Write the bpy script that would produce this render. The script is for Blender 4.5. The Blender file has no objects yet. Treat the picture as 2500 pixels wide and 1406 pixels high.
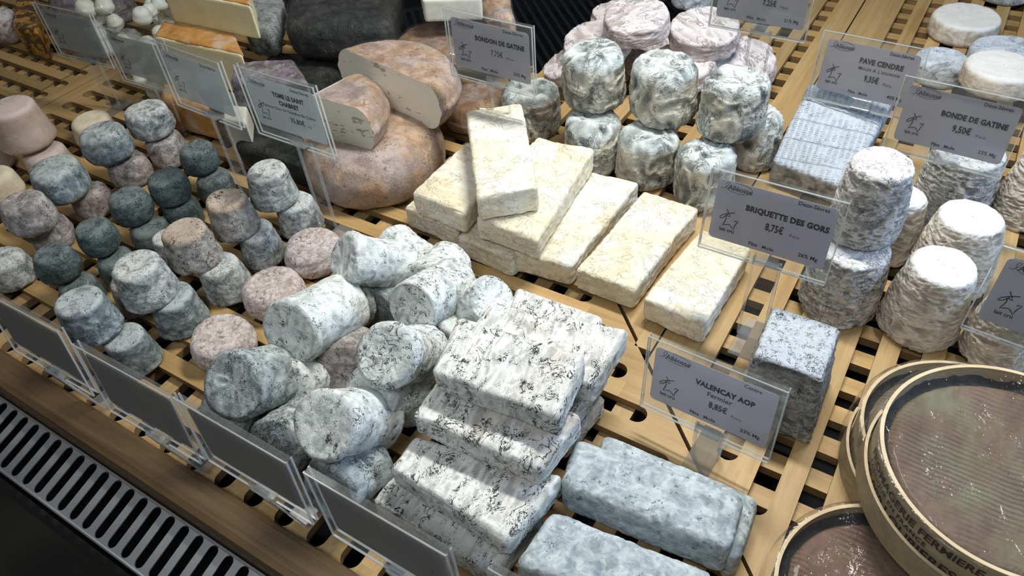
import bpy, bmesh, math, random
import numpy as np
from mathutils import Vector, Matrix

sc = bpy.context.scene
col = sc.collection
# ------------------------------------------------------------------ camera
# world: X along the front of the counter, Y into the counter, Z up; tray tops lie at z = 0
RM = np.array([[0.8515162201, 0.3245905840, -0.4117779494],
               [0.5197100933, -0.6265005054, 0.5808601688],
               [-0.0694374274, -0.7086170118, -0.7021683449]])
FPX, CX, CY, CAMH = 1819.45, 1250., 703., .55
cam = bpy.data.cameras.new('camera'); camo = bpy.data.objects.new('camera', cam); col.objects.link(camo)
cam.sensor_width = 36; cam.lens = 36 * FPX / 2500; cam.clip_start = .02; cam.clip_end = 50
mx = Matrix([[RM[0, 0], -RM[0, 1], -RM[0, 2], 0], [RM[1, 0], -RM[1, 1], -RM[1, 2], 0], [RM[2, 0], -RM[2, 1], -RM[2, 2], CAMH], [0, 0, 0, 1]])
camo.matrix_world = mx
sc.camera = camo
# ------------------------------------------------------------------ world, lamps, exposure
w = bpy.data.worlds.new('world'); sc.world = w; w.use_nodes = True
w.node_tree.nodes['Background'].inputs[0].default_value = (.50, .56, .62, 1)
w.node_tree.nodes['Background'].inputs[1].default_value = .085
sc.view_settings.view_transform = 'Standard'; sc.view_settings.look = 'None'
sc.view_settings.gamma = 1; sc.view_settings.use_curve_mapping = False
sc.view_settings.exposure = 0.0
def area(name, loc, target, sx, sy, power, color, spread=180):
    l = bpy.data.lights.new(name, 'AREA'); l.shape = 'RECTANGLE'; l.size = sx; l.size_y = sy
    l.energy = power; l.color = color; l.spread = math.radians(spread)
    o = bpy.data.objects.new(name, l); col.objects.link(o); o.location = loc
    o.rotation_euler = (Vector(target) - Vector(loc)).to_track_quat('-Z', 'Y').to_euler()
    return o
area('case_light', (-.16, .74, .86), (-.18, .46, 0), .42, .06, 9.6, (1.0, .985, .93))
area('blue_side_light', (.85, .75, .55), (-.05, .4, .02), .5, .25, 6.5, (.46, .68, 1.0))
area('shop_light', (-1.1, .35, 1.3), (-.7, .4, 0), .5, .2, 1.7, (1.0, .95, .88))
area('front_light', (-.1, -.35, 1.2), (-.2, .45, 0), .5, .25, 4.9, (.92, .97, 1.0))

# ------------------------------------------------------------------ camera maths used to measure positions
CP = np.array([0., 0., CAMH])
def at(px, py, z=0.):
    d = RM @ np.array([px - CX, py - CY, FPX]); return CP + d * ((z - CAMH) / d[2])
def proj(P):
    c = (np.atleast_2d(P) - CP) @ RM
    return np.stack([CX + FPX * c[:, 0] / c[:, 2], CY + FPX * c[:, 1] / c[:, 2]], 1)
ANG = np.linspace(0, 2 * np.pi, 33)[:-1]
def fit_drum(x0, x1, y0, y1, zb, taper=1., h0=.035, hw=0., r0=.03, rw=0.):
    """centre, base radius and height of an upright round whose outline spans the given box"""
    c = at((x0 + x1) / 2, (y0 + y1) / 2, zb + h0 * .5)
    p = np.array([c[0], c[1], .03, h0]); tgt = np.array([x0, x1, y0, y1], float)
    def res(p):
        b = np.stack([p[0] + p[2] * np.cos(ANG), p[1] + p[2] * np.sin(ANG), 0 * ANG + zb], 1)
        t = np.stack([p[0] + p[2] * taper * np.cos(ANG), p[1] + p[2] * taper * np.sin(ANG), 0 * ANG + zb + p[3]], 1)
        q = proj(np.vstack([b, t]))
        return np.array([q[:, 0].min() - tgt[0], q[:, 0].max() - tgt[1], q[:, 1].min() - tgt[2], q[:, 1].max() - tgt[3], (p[3] - h0) * hw, (p[2] - r0) * rw])
    for _ in range(14):
        r = res(p); J = np.array([(res(p + np.eye(4)[i] * 1e-5) - r) / 1e-5 for i in range(4)]).T
        p = p + np.clip(np.linalg.lstsq(J, -r, rcond=None)[0], -.02, .02)
    return p

# ------------------------------------------------------------------ numpy noise
PERM = np.random.RandomState(7).permutation(4096)
def _h(i, j, k):
    return PERM[(PERM[(PERM[i & 4095] + j) & 4095] + k) & 4095] / 2047.5 - 1.
def vnoise(P):
    I = np.floor(P).astype(int); F = P - I; F = F * F * F * (F * (F * 6 - 15) + 10)
    x, y, z = I.T; u, v, w_ = F.T
    def L(a, b, t): return a + (b - a) * t
    return L(L(L(_h(x, y, z), _h(x + 1, y, z), u), L(_h(x, y + 1, z), _h(x + 1, y + 1, z), u), v),
             L(L(_h(x, y, z + 1), _h(x + 1, y, z + 1), u), L(_h(x, y + 1, z + 1), _h(x + 1, y + 1, z + 1), u), v), w_)
def fbm(P, o=3):
    s = 0; a = 1.; t = 0
    for i in range(o):
        s = s + a * vnoise(P * 2 ** i + 17.3 * i); t += a; a *= .5
    return s / t
def wrinkle(P, warp=1.1):
    W = np.stack([vnoise(P * .6 + 5.1), vnoise(P * .6 + 31.7), vnoise(P * .6 + 71.3)], 1)
    r = 1 - np.abs(vnoise(P + W * warp)) * 2.2
    return np.clip(r, -.6, 1)          # ridges = 1

# ------------------------------------------------------------------ materials
MATS = {}
class NT:
    def __init__(s, m): s.t = m.node_tree; s.n = s.t.nodes; s.n.clear()
    def add(s, k, **kw):
        n = s.n.new(k)
        for a, b in kw.items():
            if a.startswith('i_'): n.inputs[int(a[2:]) if a[2:].isdigit() else a[2:].replace('_', ' ')].default_value = b
            else: setattr(n, a, b)
        return n
    def link(s, a, b): s.t.links.new(a, b)
def newmat(name):
    m = bpy.data.materials.new(name); m.use_nodes = True; MATS[name] = m; return m, NT(m)
def c4(c): return (c[0], c[1], c[2], 1)
def ramp(nt, src, stops, interp='LINEAR'):
    r = nt.add('ShaderNodeValToRGB'); r.color_ramp.interpolation = interp
    e = r.color_ramp.elements
    while len(e) < len(stops): e.new(.5)
    for k, (p, c) in enumerate(stops): e[k].position = p; e[k].color = c4(c) if hasattr(c, '__len__') else (c, c, c, 1)
    nt.link(src, r.inputs[0]); return r.outputs[0]
def mixc(nt, fac, a, b, mode='MIX'):
    m = nt.add('ShaderNodeMix', data_type='RGBA', blend_type=mode)
    for s, v in ((m.inputs[0], fac), (m.inputs[6], a), (m.inputs[7], b)):
        if hasattr(v, 'is_linked'): nt.link(v, s)
        else: s.default_value = c4(v) if hasattr(v, '__len__') else v
    return m.outputs[2]
def math_(nt, op, a, b=None, clamp=False):
    m = nt.add('ShaderNodeMath', operation=op, use_clamp=clamp)
    for s, v in ((m.inputs[0], a), (m.inputs[1], b)):
        if v is None: continue
        if hasattr(v, 'is_linked'): nt.link(v, s)
        else: s.default_value = v
    return m.outputs[0]
def coords(nt, stretch=(1, 1, 1), rnd=True):
    tc = nt.add('ShaderNodeTexCoord'); mp = nt.add('ShaderNodeMapping'); mp.inputs[3].default_value = stretch
    src = tc.outputs['Object']
    if rnd:
        oi = nt.add('ShaderNodeObjectInfo'); va = nt.add('ShaderNodeVectorMath', operation='MULTIPLY_ADD')
        cb = nt.add('ShaderNodeCombineXYZ')
        for i in range(3): nt.link(oi.outputs['Random'], cb.inputs[i])
        va.inputs[1].default_value = (3.1, 5.3, 7.7); nt.link(cb.outputs[0], va.inputs[0]); nt.link(src, va.inputs[2]); src = va.outputs[0]
    nt.link(src, mp.inputs[0]); return mp.outputs[0]
def noise(nt, vec, scale, detail=4, rough=.55, dist=0.):
    n = nt.add('ShaderNodeTexNoise'); n.inputs['Scale'].default_value = scale; n.inputs['Detail'].default_value = detail
    n.inputs['Roughness'].default_value = rough; n.inputs['Distortion'].default_value = dist
    nt.link(vec, n.inputs['Vector']); return n.outputs[0]
def bsdf(nt, color, rough=.8, spec=.3, bump=None, bstr=.4, bdist=.001, coat=0., sss=0., metallic=0.):
    b = nt.add('ShaderNodeBsdfPrincipled')
    if hasattr(color, 'is_linked'): nt.link(color, b.inputs['Base Color'])
    else: b.inputs['Base Color'].default_value = c4(color)
    b.inputs['Roughness'].default_value = rough; b.inputs['Specular IOR Level'].default_value = spec
    b.inputs['Metallic'].default_value = metallic
    if coat: b.inputs['Coat Weight'].default_value = coat; b.inputs['Coat Roughness'].default_value = .06
    if bump is not None:
        bp = nt.add('ShaderNodeBump'); bp.inputs['Strength'].default_value = bstr; bp.inputs['Distance'].default_value = bdist
        nt.link(bump, bp.inputs['Height']); nt.link(bp.outputs[0], b.inputs['Normal'])
    o = nt.add('ShaderNodeOutputMaterial'); nt.link(b.outputs[0], o.inputs[0]); return b
def rind(name, light, mid, dark, s1=60, lo=.35, hi=.65, s2=420, fleck=.62, fleckw=.05, fleckamt=.85, crease=.7, stretch=(1, 1, 1), bstr=.5, bdist=.0012, rough=.85, tint=None, tints=25, tlo=.52, thi=.68, coat=0., fdist=1.5, darkpatch=0., bscale=260, topc=None, squig=0., sqs=70, sqw=.016, sqlo=.44, sqhi=.56, lines=0.):
    m, nt = newmat(name); v = coords(nt, stretch)
    c = mixc(nt, ramp(nt, noise(nt, v, s1, 5, .6, .6), [(lo, 0.), (hi, 1.)]), mid, light)
    if tint is not None: c = mixc(nt, ramp(nt, noise(nt, v, tints, 3), [(tlo, 0.), (thi, .85)]), c, tint)
    if topc is not None:                              # tops tinted paler, mostly the cold light on them put into the colour
        a = nt.add('ShaderNodeAttribute', attribute_name='top_light_tint')
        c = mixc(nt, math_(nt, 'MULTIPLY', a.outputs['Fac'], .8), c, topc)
    if darkpatch: c = mixc(nt, ramp(nt, noise(nt, v, s1 * .45, 5, .65, 1.), [(.53, 0.), (.66, darkpatch)]), c, dark)
    f = noise(nt, v, s2, 2, .6, fdist); g = noise(nt, v, s2 * .17, 3, .6)
    fg = math_(nt, 'ADD', f, math_(nt, 'MULTIPLY', math_(nt, 'SUBTRACT', g, .5), .75))
    c = mixc(nt, ramp(nt, fg, [(fleck, 0.), (fleck + fleckw, fleckamt)]), c, dark)
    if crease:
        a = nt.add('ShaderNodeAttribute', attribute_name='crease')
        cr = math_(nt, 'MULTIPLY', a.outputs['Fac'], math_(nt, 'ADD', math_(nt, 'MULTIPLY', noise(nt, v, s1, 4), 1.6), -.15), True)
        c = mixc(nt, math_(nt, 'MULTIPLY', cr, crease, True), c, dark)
    b = math_(nt, 'ADD', noise(nt, v, bscale, 6, .65, .4), math_(nt, 'MULTIPLY', f, -.25))
    if lines:                                         # imprint of the draining cloth
        sp = nt.add('ShaderNodeSeparateXYZ'); nt.link(v, sp.inputs[0])
        ph = math_(nt, 'ADD', math_(nt, 'MULTIPLY', sp.outputs[1], lines), math_(nt, 'MULTIPLY', noise(nt, v, 25, 3), 14.))
        li = math_(nt, 'MULTIPLY', math_(nt, 'GREATER_THAN', math_(nt, 'SINE', ph), .35), ramp(nt, noise(nt, v, 30, 3), [(.42, 0.), (.62, 1.)]))
        c = mixc(nt, math_(nt, 'MULTIPLY', li, .5), c, dark); b = math_(nt, 'SUBTRACT', b, math_(nt, 'MULTIPLY', li, .35))
    if squig:                                         # ash caught in fine crinkles: broken dark threads, sunk into the relief
        q = math_(nt, 'ABSOLUTE', math_(nt, 'SUBTRACT', noise(nt, v, sqs, 4, .62, 1.6), .5))
        oi = nt.add('ShaderNodeObjectInfo'); rv = math_(nt, 'MULTIPLY', math_(nt, 'SUBTRACT', oi.outputs['Random'], .5), .12)
        ql = ramp(nt, q, [(sqw * .3, 1.), (sqw, 0.)]); qm = ramp(nt, math_(nt, 'ADD', noise(nt, v, sqs * .9, 2, .5), rv), [(sqlo, 0.), (sqhi, 1.)])
        ql = math_(nt, 'MULTIPLY', ql, qm); c = mixc(nt, math_(nt, 'MULTIPLY', ql, squig), c, dark)
        b = math_(nt, 'SUBTRACT', b, math_(nt, 'MULTIPLY', ql, .5))
    bsdf(nt, c, rough, .25, b, bstr, bdist, coat)
    return m
G = dict
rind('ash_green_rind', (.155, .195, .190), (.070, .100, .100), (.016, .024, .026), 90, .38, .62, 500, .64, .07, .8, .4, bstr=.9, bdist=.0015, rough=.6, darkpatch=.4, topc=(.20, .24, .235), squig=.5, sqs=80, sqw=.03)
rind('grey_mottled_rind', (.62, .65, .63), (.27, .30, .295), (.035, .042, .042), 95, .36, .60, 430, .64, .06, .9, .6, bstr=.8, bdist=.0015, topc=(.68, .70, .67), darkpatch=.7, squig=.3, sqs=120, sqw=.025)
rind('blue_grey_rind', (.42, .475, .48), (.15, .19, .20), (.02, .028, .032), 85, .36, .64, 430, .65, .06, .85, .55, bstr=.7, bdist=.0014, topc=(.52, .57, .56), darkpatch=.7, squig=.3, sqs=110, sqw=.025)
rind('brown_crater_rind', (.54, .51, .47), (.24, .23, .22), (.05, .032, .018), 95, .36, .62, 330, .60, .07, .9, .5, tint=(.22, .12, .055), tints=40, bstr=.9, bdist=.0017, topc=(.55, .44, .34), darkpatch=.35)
rind('warm_mottled_rind', (.58, .53, .50), (.28, .25, .235), (.05, .042, .038), 85, .36, .62, 430, .64, .07, .85, .55, bstr=.8, bdist=.0015, darkpatch=.6, squig=.3, sqs=100, sqw=.025)
rind('pink_mottled_rind', (.74, .66, .63), (.42, .35, .335), (.075, .06, .058), 190, .36, .56, 330, .64, .10, .8, .35, tint=(.60, .42, .33), tints=38, tlo=.56, thi=.78, bstr=1., bdist=.0018, fdist=.8, darkpatch=.0)
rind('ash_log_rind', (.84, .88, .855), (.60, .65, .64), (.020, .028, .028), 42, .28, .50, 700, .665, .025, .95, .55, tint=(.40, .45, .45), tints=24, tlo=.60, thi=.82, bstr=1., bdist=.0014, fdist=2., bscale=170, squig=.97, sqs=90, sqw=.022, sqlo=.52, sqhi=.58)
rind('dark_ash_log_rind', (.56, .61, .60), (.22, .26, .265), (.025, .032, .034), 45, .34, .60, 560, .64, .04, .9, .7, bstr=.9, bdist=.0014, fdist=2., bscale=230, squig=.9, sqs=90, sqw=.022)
rind('streaked_ash_rind', (.84, .85, .81), (.66, .665, .63), (.018, .025, .025), 34, .30, .50, 560, .655, .025, .97, .6, stretch=(1, .7, 1), tint=(.62, .52, .45), tints=22, tlo=.56, thi=.80, bstr=1., bdist=.0016, fdist=2.5, bscale=170, squig=1., sqs=85, sqw=.024, sqlo=.53, sqhi=.58)
rind('blue_bloom_rind', (.56, .62, .63), (.27, .33, .355), (.06, .085, .11), 115, .34, .60, 330, .68, .07, .75, .4, tint=(.16, .22, .27), tints=38, tlo=.56, thi=.76, bstr=.6, bdist=.0012, fdist=.8)
rind('cream_rind', (.86, .80, .63), (.74, .66, .47), (.36, .27, .16), 30, .32, .58, 420, .76, .05, .5, .45, tint=(.84, .83, .77), tints=20, tlo=.46, thi=.62, bstr=.8, bdist=.0016, fdist=1., squig=.25, sqs=60, bscale=190)
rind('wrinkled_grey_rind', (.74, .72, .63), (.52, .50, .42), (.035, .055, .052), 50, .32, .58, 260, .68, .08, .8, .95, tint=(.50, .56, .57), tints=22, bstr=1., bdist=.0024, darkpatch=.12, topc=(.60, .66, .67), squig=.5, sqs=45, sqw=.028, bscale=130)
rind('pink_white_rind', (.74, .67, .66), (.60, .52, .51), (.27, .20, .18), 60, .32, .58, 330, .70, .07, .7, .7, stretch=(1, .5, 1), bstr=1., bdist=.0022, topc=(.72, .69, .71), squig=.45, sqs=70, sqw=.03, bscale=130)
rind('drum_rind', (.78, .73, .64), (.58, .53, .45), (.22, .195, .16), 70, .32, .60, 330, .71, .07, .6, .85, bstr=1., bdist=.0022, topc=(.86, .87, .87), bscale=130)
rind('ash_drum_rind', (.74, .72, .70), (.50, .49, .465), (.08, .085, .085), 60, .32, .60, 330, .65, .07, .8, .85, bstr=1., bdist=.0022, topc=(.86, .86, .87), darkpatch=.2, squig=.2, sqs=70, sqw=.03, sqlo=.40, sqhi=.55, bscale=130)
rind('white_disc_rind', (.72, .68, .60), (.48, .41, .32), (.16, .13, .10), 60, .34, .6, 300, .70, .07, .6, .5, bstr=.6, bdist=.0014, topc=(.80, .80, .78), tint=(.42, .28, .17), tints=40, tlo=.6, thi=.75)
rind('blue_white_rind', (.66, .72, .78), (.44, .51, .58), (.05, .06, .075), 70, .34, .6, 300, .66, .06, .85, .5, bstr=.7, bdist=.0016, darkpatch=.6)
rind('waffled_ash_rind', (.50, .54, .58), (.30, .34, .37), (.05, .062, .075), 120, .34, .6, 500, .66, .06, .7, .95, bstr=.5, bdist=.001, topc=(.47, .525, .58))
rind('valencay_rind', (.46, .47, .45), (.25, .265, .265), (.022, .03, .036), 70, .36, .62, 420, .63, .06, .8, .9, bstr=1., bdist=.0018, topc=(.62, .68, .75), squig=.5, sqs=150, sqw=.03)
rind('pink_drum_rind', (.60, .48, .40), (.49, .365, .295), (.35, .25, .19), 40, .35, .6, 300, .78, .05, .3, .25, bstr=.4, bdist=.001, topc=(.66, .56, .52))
rind('fresh_cream_rind', (.78, .71, .54), (.68, .585, .41), (.45, .36, .22), 40, .35, .6, 300, .78, .05, .3, .3, bstr=.3, bdist=.001)
rind('tome_rind', (.64, .48, .36), (.47, .30, .19), (.15, .085, .05), 40, .36, .62, 200, .63, .10, .7, .6, tint=(.52, .44, .43), tints=22, tlo=.46, thi=.62, bstr=.9, bdist=.0018, rough=.6, coat=.0, darkpatch=.15)
rind('orange_rind', (.62, .33, .10), (.46, .20, .05), (.25, .12, .05), 40, .34, .62, 260, .70, .08, .6, .4, tint=(.55, .46, .36), tints=28, bstr=.5, bdist=.0012, rough=.55, coat=.2)
rind('dark_tomme_rind', (.05, .057, .048), (.02, .024, .021), (.005, .006, .006), 60, .36, .62, 260, .60, .08, .8, .5, tint=(.085, .075, .08), tints=30, bstr=1., bdist=.0028, rough=.75, coat=.0)
rind('mottled_tomme_rind', (.34, .31, .32), (.13, .11, .11), (.03, .028, .03), 75, .36, .62, 260, .64, .08, .8, .5, tint=(.24, .17, .28), tints=24, bstr=.8, bdist=.0018, rough=.5, coat=.25)
rind('brown_wheel_rind', (.36, .22, .12), (.21, .12, .06), (.07, .04, .025), 40, .34, .62, 260, .64, .08, .8, .5, tint=(.40, .32, .29), tints=26, bstr=.6, bdist=.0014, rough=.45, coat=.4)
rind('curd_white', (.80, .81, .72), (.66, .68, .58), (.45, .45, .38), 60, .35, .6, 300, .8, .05, .2, .2, bstr=.3, bdist=.001, rough=.6)
rind('box_cheese_rind', (.20, .19, .12), (.17, .115, .075), (.05, .032, .025), 17, .42, .60, 420, .70, .08, .5, .4, stretch=(1, .6, 1), tint=(.21, .125, .095), tints=19, tlo=.50, thi=.66, bstr=1., bdist=.0018, rough=.6, coat=.05, bscale=210, lines=2600.)
rind('yellow_paste', (.86, .78, .48), (.80, .71, .40), (.50, .42, .2), 30, .35, .6, 200, .80, .05, .35, 0, bstr=.15, bdist=.0006, rough=.5, coat=.1)
rind('ivory_paste', (.93, .90, .78), (.88, .85, .71), (.40, .36, .24), 20, .35, .6, 150, .70, .02, .8, 0, stretch=(.45, 1, 1.3), bstr=.5, bdist=.0012, rough=.5, coat=.08, fdist=.1)
rind('white_paste', (.70, .70, .62), (.62, .62, .54), (.4, .38, .30), 20, .35, .6, 130, .76, .03, .4, 0, bstr=.2, bdist=.0006, rough=.5, coat=.1)

def simple(name, color, rough=.5, metallic=0., spec=.5, coat=0.):
    m, nt = newmat(name); bsdf(nt, color, rough, spec, metallic=metallic, coat=coat); return m
simple('print_ink', (.012, .012, .016), .6, spec=.2)
simple('brown_ink', (.05, .035, .025), .7, spec=.2)
simple('black_void', (.004, .004, .005), .6, spec=.2)
simple('dark_steel', (.10, .115, .125), .35, 1.)
m, nt = newmat('brushed_steel'); v = coords(nt, (1, 30, 1), False)
bsdf(nt, (.62, .64, .66), .42, metallic=.85, bump=noise(nt, v, 60, 3), bstr=.08, bdist=.0005)
m, nt = newmat('dark_glass'); bsdf(nt, (.018, .017, .014), .08, .5, bump=noise(nt, coords(nt, rnd=False), 5, 2), bstr=.05, bdist=.01)
m, nt = newmat('amber_honeycomb'); v = coords(nt)
bsdf(nt, mixc(nt, ramp(nt, noise(nt, v, 60, 3), [(.45, 0.), (.55, 1.)]), (.55, .28, .04), (.10, .05, .02)), .3, coat=.5)

def wood(name, c1, c2, c3, axis=0, rough=.5, plies=True):
    m, nt = newmat(name)
    st = [60, 60, 60]; st[axis] = 3.2
    v = coords(nt, tuple(st), False)
    oi = nt.add('ShaderNodeObjectInfo')
    add = nt.add('ShaderNodeVectorMath', operation='MULTIPLY_ADD'); add.inputs[1].default_value = (1, 1, 1)
    cb = nt.add('ShaderNodeCombineXYZ'); nt.link(math_(nt, 'MULTIPLY', oi.outputs['Random'], 50.), cb.inputs[0]); nt.link(math_(nt, 'MULTIPLY', oi.outputs['Random'], 31.), cb.inputs[1])
    nt.link(v, add.inputs[0]); nt.link(cb.outputs[0], add.inputs[2]); v = add.outputs[0]
    n1 = noise(nt, v, 1.1, 4, .6, 1.2); n2 = noise(nt, v, 5, 3, .6)
    c = mixc(nt, ramp(nt, n1, [(.36, 0.), (.62, 1.)]), c2, c1)
    c = mixc(nt, ramp(nt, n2, [(.55, 0.), (.72, .35)]), c, c3)
    hv = nt.add('ShaderNodeHueSaturation'); nt.link(c, hv.inputs['Color'])
    nt.link(math_(nt, 'ADD', math_(nt, 'MULTIPLY', oi.outputs['Random'], .25), .88), hv.inputs['Value']); c = hv.outputs[0]
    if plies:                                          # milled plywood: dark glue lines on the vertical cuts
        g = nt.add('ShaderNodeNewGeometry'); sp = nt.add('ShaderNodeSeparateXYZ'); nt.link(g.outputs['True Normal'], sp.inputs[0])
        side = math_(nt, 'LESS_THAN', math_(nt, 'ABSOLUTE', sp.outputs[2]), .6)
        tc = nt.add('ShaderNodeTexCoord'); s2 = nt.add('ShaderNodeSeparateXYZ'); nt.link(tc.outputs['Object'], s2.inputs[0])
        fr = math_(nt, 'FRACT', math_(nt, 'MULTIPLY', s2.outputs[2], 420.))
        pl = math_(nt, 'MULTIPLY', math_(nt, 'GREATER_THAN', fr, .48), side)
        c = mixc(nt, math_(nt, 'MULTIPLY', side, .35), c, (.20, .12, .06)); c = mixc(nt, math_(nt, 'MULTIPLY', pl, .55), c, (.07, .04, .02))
    bsdf(nt, c, rough, .35, n2, .12, .0006)
wood('tray_wood_x', (.46, .31, .132), (.375, .238, .092), (.24, .14, .052), 0)
wood('tray_wood_y', (.48, .33, .150), (.39, .252, .105), (.25, .15, .058), 1)
wood('rail_wood', (.135, .088, .042), (.09, .056, .027), (.05, .032, .018), 0, .42, False)
wood('veneer', (.42, .34, .20), (.33, .26, .15), (.20, .15, .09), 0, .6, False)
wood('veneer_edge', (.60, .49, .31), (.52, .41, .25), (.4, .3, .18), 0, .6, False)

def seethrough(name, tcol, tr_fac, rough, dcol, dfac, gmax=1., bump=0., tlm=.4, bscale=90, bdist=.003):
    """clear plastic: transparent body, fresnel gloss, faint milky haze"""
    m, nt = newmat(name)
    t = nt.add('ShaderNodeBsdfTransparent'); t.inputs[0].default_value = c4(tcol)
    d = nt.add('ShaderNodeBsdfDiffuse'); d.inputs[0].default_value = c4(dcol)
    tl = nt.add('ShaderNodeBsdfTranslucent'); tl.inputs[0].default_value = c4(dcol)
    dm = nt.add('ShaderNodeMixShader'); dm.inputs[0].default_value = tlm; nt.link(d.outputs[0], dm.inputs[1]); nt.link(tl.outputs[0], dm.inputs[2])
    m1 = nt.add('ShaderNodeMixShader'); m1.inputs[0].default_value = dfac; nt.link(t.outputs[0], m1.inputs[1]); nt.link(dm.outputs[0], m1.inputs[2])
    g = nt.add('ShaderNodeBsdfGlossy'); g.inputs['Roughness'].default_value = rough
    lw = nt.add('ShaderNodeLayerWeight'); fac = math_(nt, 'ADD', math_(nt, 'MULTIPLY', math_(nt, 'POWER', lw.outputs['Facing'], 5.0), .9), .028)
    if bump:
        v = coords(nt); bp = nt.add('ShaderNodeBump'); bp.inputs['Strength'].default_value = bump; bp.inputs['Distance'].default_value = bdist
        nt.link(noise(nt, v, bscale, 4, .6, 1.5), bp.inputs['Height']); nt.link(bp.outputs[0], g.inputs['Normal']); nt.link(bp.outputs[0], lw.inputs['Normal'])
    m2 = nt.add('ShaderNodeMixShader'); nt.link(math_(nt, 'MULTIPLY', fac, gmax, True), m2.inputs[0])
    nt.link(m1.outputs[0], m2.inputs[1]); nt.link(g.outputs[0], m2.inputs[2])
    o = nt.add('ShaderNodeOutputMaterial'); nt.link(m2.outputs[0], o.inputs[0]); return m
seethrough('acrylic', (.985, .99, .985), 0, .05, (.8, .84, .84), .035, .6)
seethrough('acrylic_matt', (.985, .99, .985), 0, .38, (.7, .7, .68), .04, .5)
seethrough('acrylic_edge_glint', (.92, .95, .95), 0, .10, (.95, .98, 1.), .45, 3.)  # white haze and raised gloss paint in the highlights along the edges
seethrough('acrylic_foot', (.95, .97, .98), 0, .08, (.9, .93, .97), .13, 1.6)
seethrough('paper_grey', (.75, .75, .80), 0, .35, (.60, .595, .66), .84, .3, tlm=.6)
seethrough('paper_dim', (.75, .78, .80), 0, .35, (.68, .74, .77), .55, .3, tlm=.65)
seethrough('paper_back', (.50, .48, .46), 0, .7, (.24, .225, .21), .80, .4)
seethrough('tight_film', (.98, .98, .98), 0, .16, (.8, .8, .85), .02, .55, bump=1., bscale=60, bdist=.012)
seethrough('cling_film', (.98, .98, .98), 0, .09, (.8, .8, .85), .02, .8, bump=.45, bscale=38, bdist=.006)

# ------------------------------------------------------------------ object helpers
def tag(o, label=None, cat=None, group=None, kind=None):
    for k, v in (('label', label), ('category', cat), ('group', group), ('kind', kind)):
        if v: o[k] = v
    return o
def link(name, me, mat, parent=None, loc=None, smooth=False):
    o = bpy.data.objects.new(name, me); col.objects.link(o)
    if mat:
        for mm in (mat if isinstance(mat, (list, tuple)) else [mat]): me.materials.append(MATS[mm])
    if parent: o.parent = parent
    if loc is not None: o.location = loc
    if smooth: me.polygons.foreach_set('use_smooth', [True] * len(me.polygons))
    return o
def empty(name, loc, rz=0, **kw):
    o = bpy.data.objects.new(name, None); col.objects.link(o); o.location = loc; o.rotation_euler = (0, 0, rz); o.empty_display_size = .01
    return tag(o, **kw)
def pydata(name, V, F):
    me = bpy.data.meshes.new(name); me.from_pydata([tuple(v) for v in V], [], [tuple(int(i) for i in f) for f in F]); me.update(); return me
def boxmesh(name, boxes, bevel=0.):
    bm = bmesh.new()
    for (x0, x1, y0, y1, z0, z1) in boxes:
        vs = [bm.verts.new(p) for p in ((x0, y0, z0), (x1, y0, z0), (x1, y1, z0), (x0, y1, z0), (x0, y0, z1), (x1, y0, z1), (x1, y1, z1), (x0, y1, z1))]
        for f in ((0, 3, 2, 1), (4, 5, 6, 7), (0, 1, 5, 4), (1, 2, 6, 5), (2, 3, 7, 6), (3, 0, 4, 7)): bm.faces.new([vs[i] for i in f])
    if bevel: bmesh.ops.bevel(bm, geom=bm.edges[:], offset=bevel, segments=1, affect='EDGES')
    me = bpy.data.meshes.new(name); bm.to_mesh(me); bm.free(); return me
def prism(name, pts, z0, z1, bevel=0.):
    """extruded polygon outline"""
    bm = bmesh.new(); vs = [bm.verts.new((p[0], p[1], z0)) for p in pts]
    f = bm.faces.new(vs); r = bmesh.ops.extrude_face_region(bm, geom=[f])
    bmesh.ops.translate(bm, verts=[g for g in r['geom'] if isinstance(g, bmesh.types.BMVert)], vec=(0, 0, z1 - z0))
    bmesh.ops.recalc_face_normals(bm, faces=bm.faces[:])
    me = bpy.data.meshes.new(name); bm.to_mesh(me); bm.free(); return me
def clip(poly, a, b, c):
    """keep the part of a polygon with a*x+b*y<=c"""
    out = []
    for i in range(len(poly)):
        p, q = poly[i], poly[(i + 1) % len(poly)]; dp = a * p[0] + b * p[1] - c; dq = a * q[0] + b * q[1] - c
        if dp <= 0: out.append(p)
        if dp * dq < 0: t = dp / (dp - dq); out.append((p[0] + (q[0] - p[0]) * t, p[1] + (q[1] - p[1]) * t))
    return out
def tube(name, pts, r, seg=8, closed=False):
    bm = bmesh.new(); n = len(pts); rings = []
    P = [Vector(p) for p in pts]
    for i in range(n):
        a = P[i - 1] if (i > 0 or closed) else P[0]; b = P[(i + 1) % n] if (i < n - 1 or closed) else P[-1]
        t = (b - a).normalized(); u = t.orthogonal().normalized() if abs(t.z) > .99 else t.cross(Vector((0, 0, 1))).normalized(); v = t.cross(u)
        rings.append([bm.verts.new(P[i] + u * r * math.cos(k * 2 * math.pi / seg) + v * r * math.sin(k * 2 * math.pi / seg)) for k in range(seg)])
    for i in range(n if closed else n - 1):
        A, B = rings[i], rings[(i + 1) % n]
        for k in range(seg): bm.faces.new((A[k], A[(k + 1) % seg], B[(k + 1) % seg], B[k]))
    me = bpy.data.meshes.new(name); bm.to_mesh(me); bm.free(); return me

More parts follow.
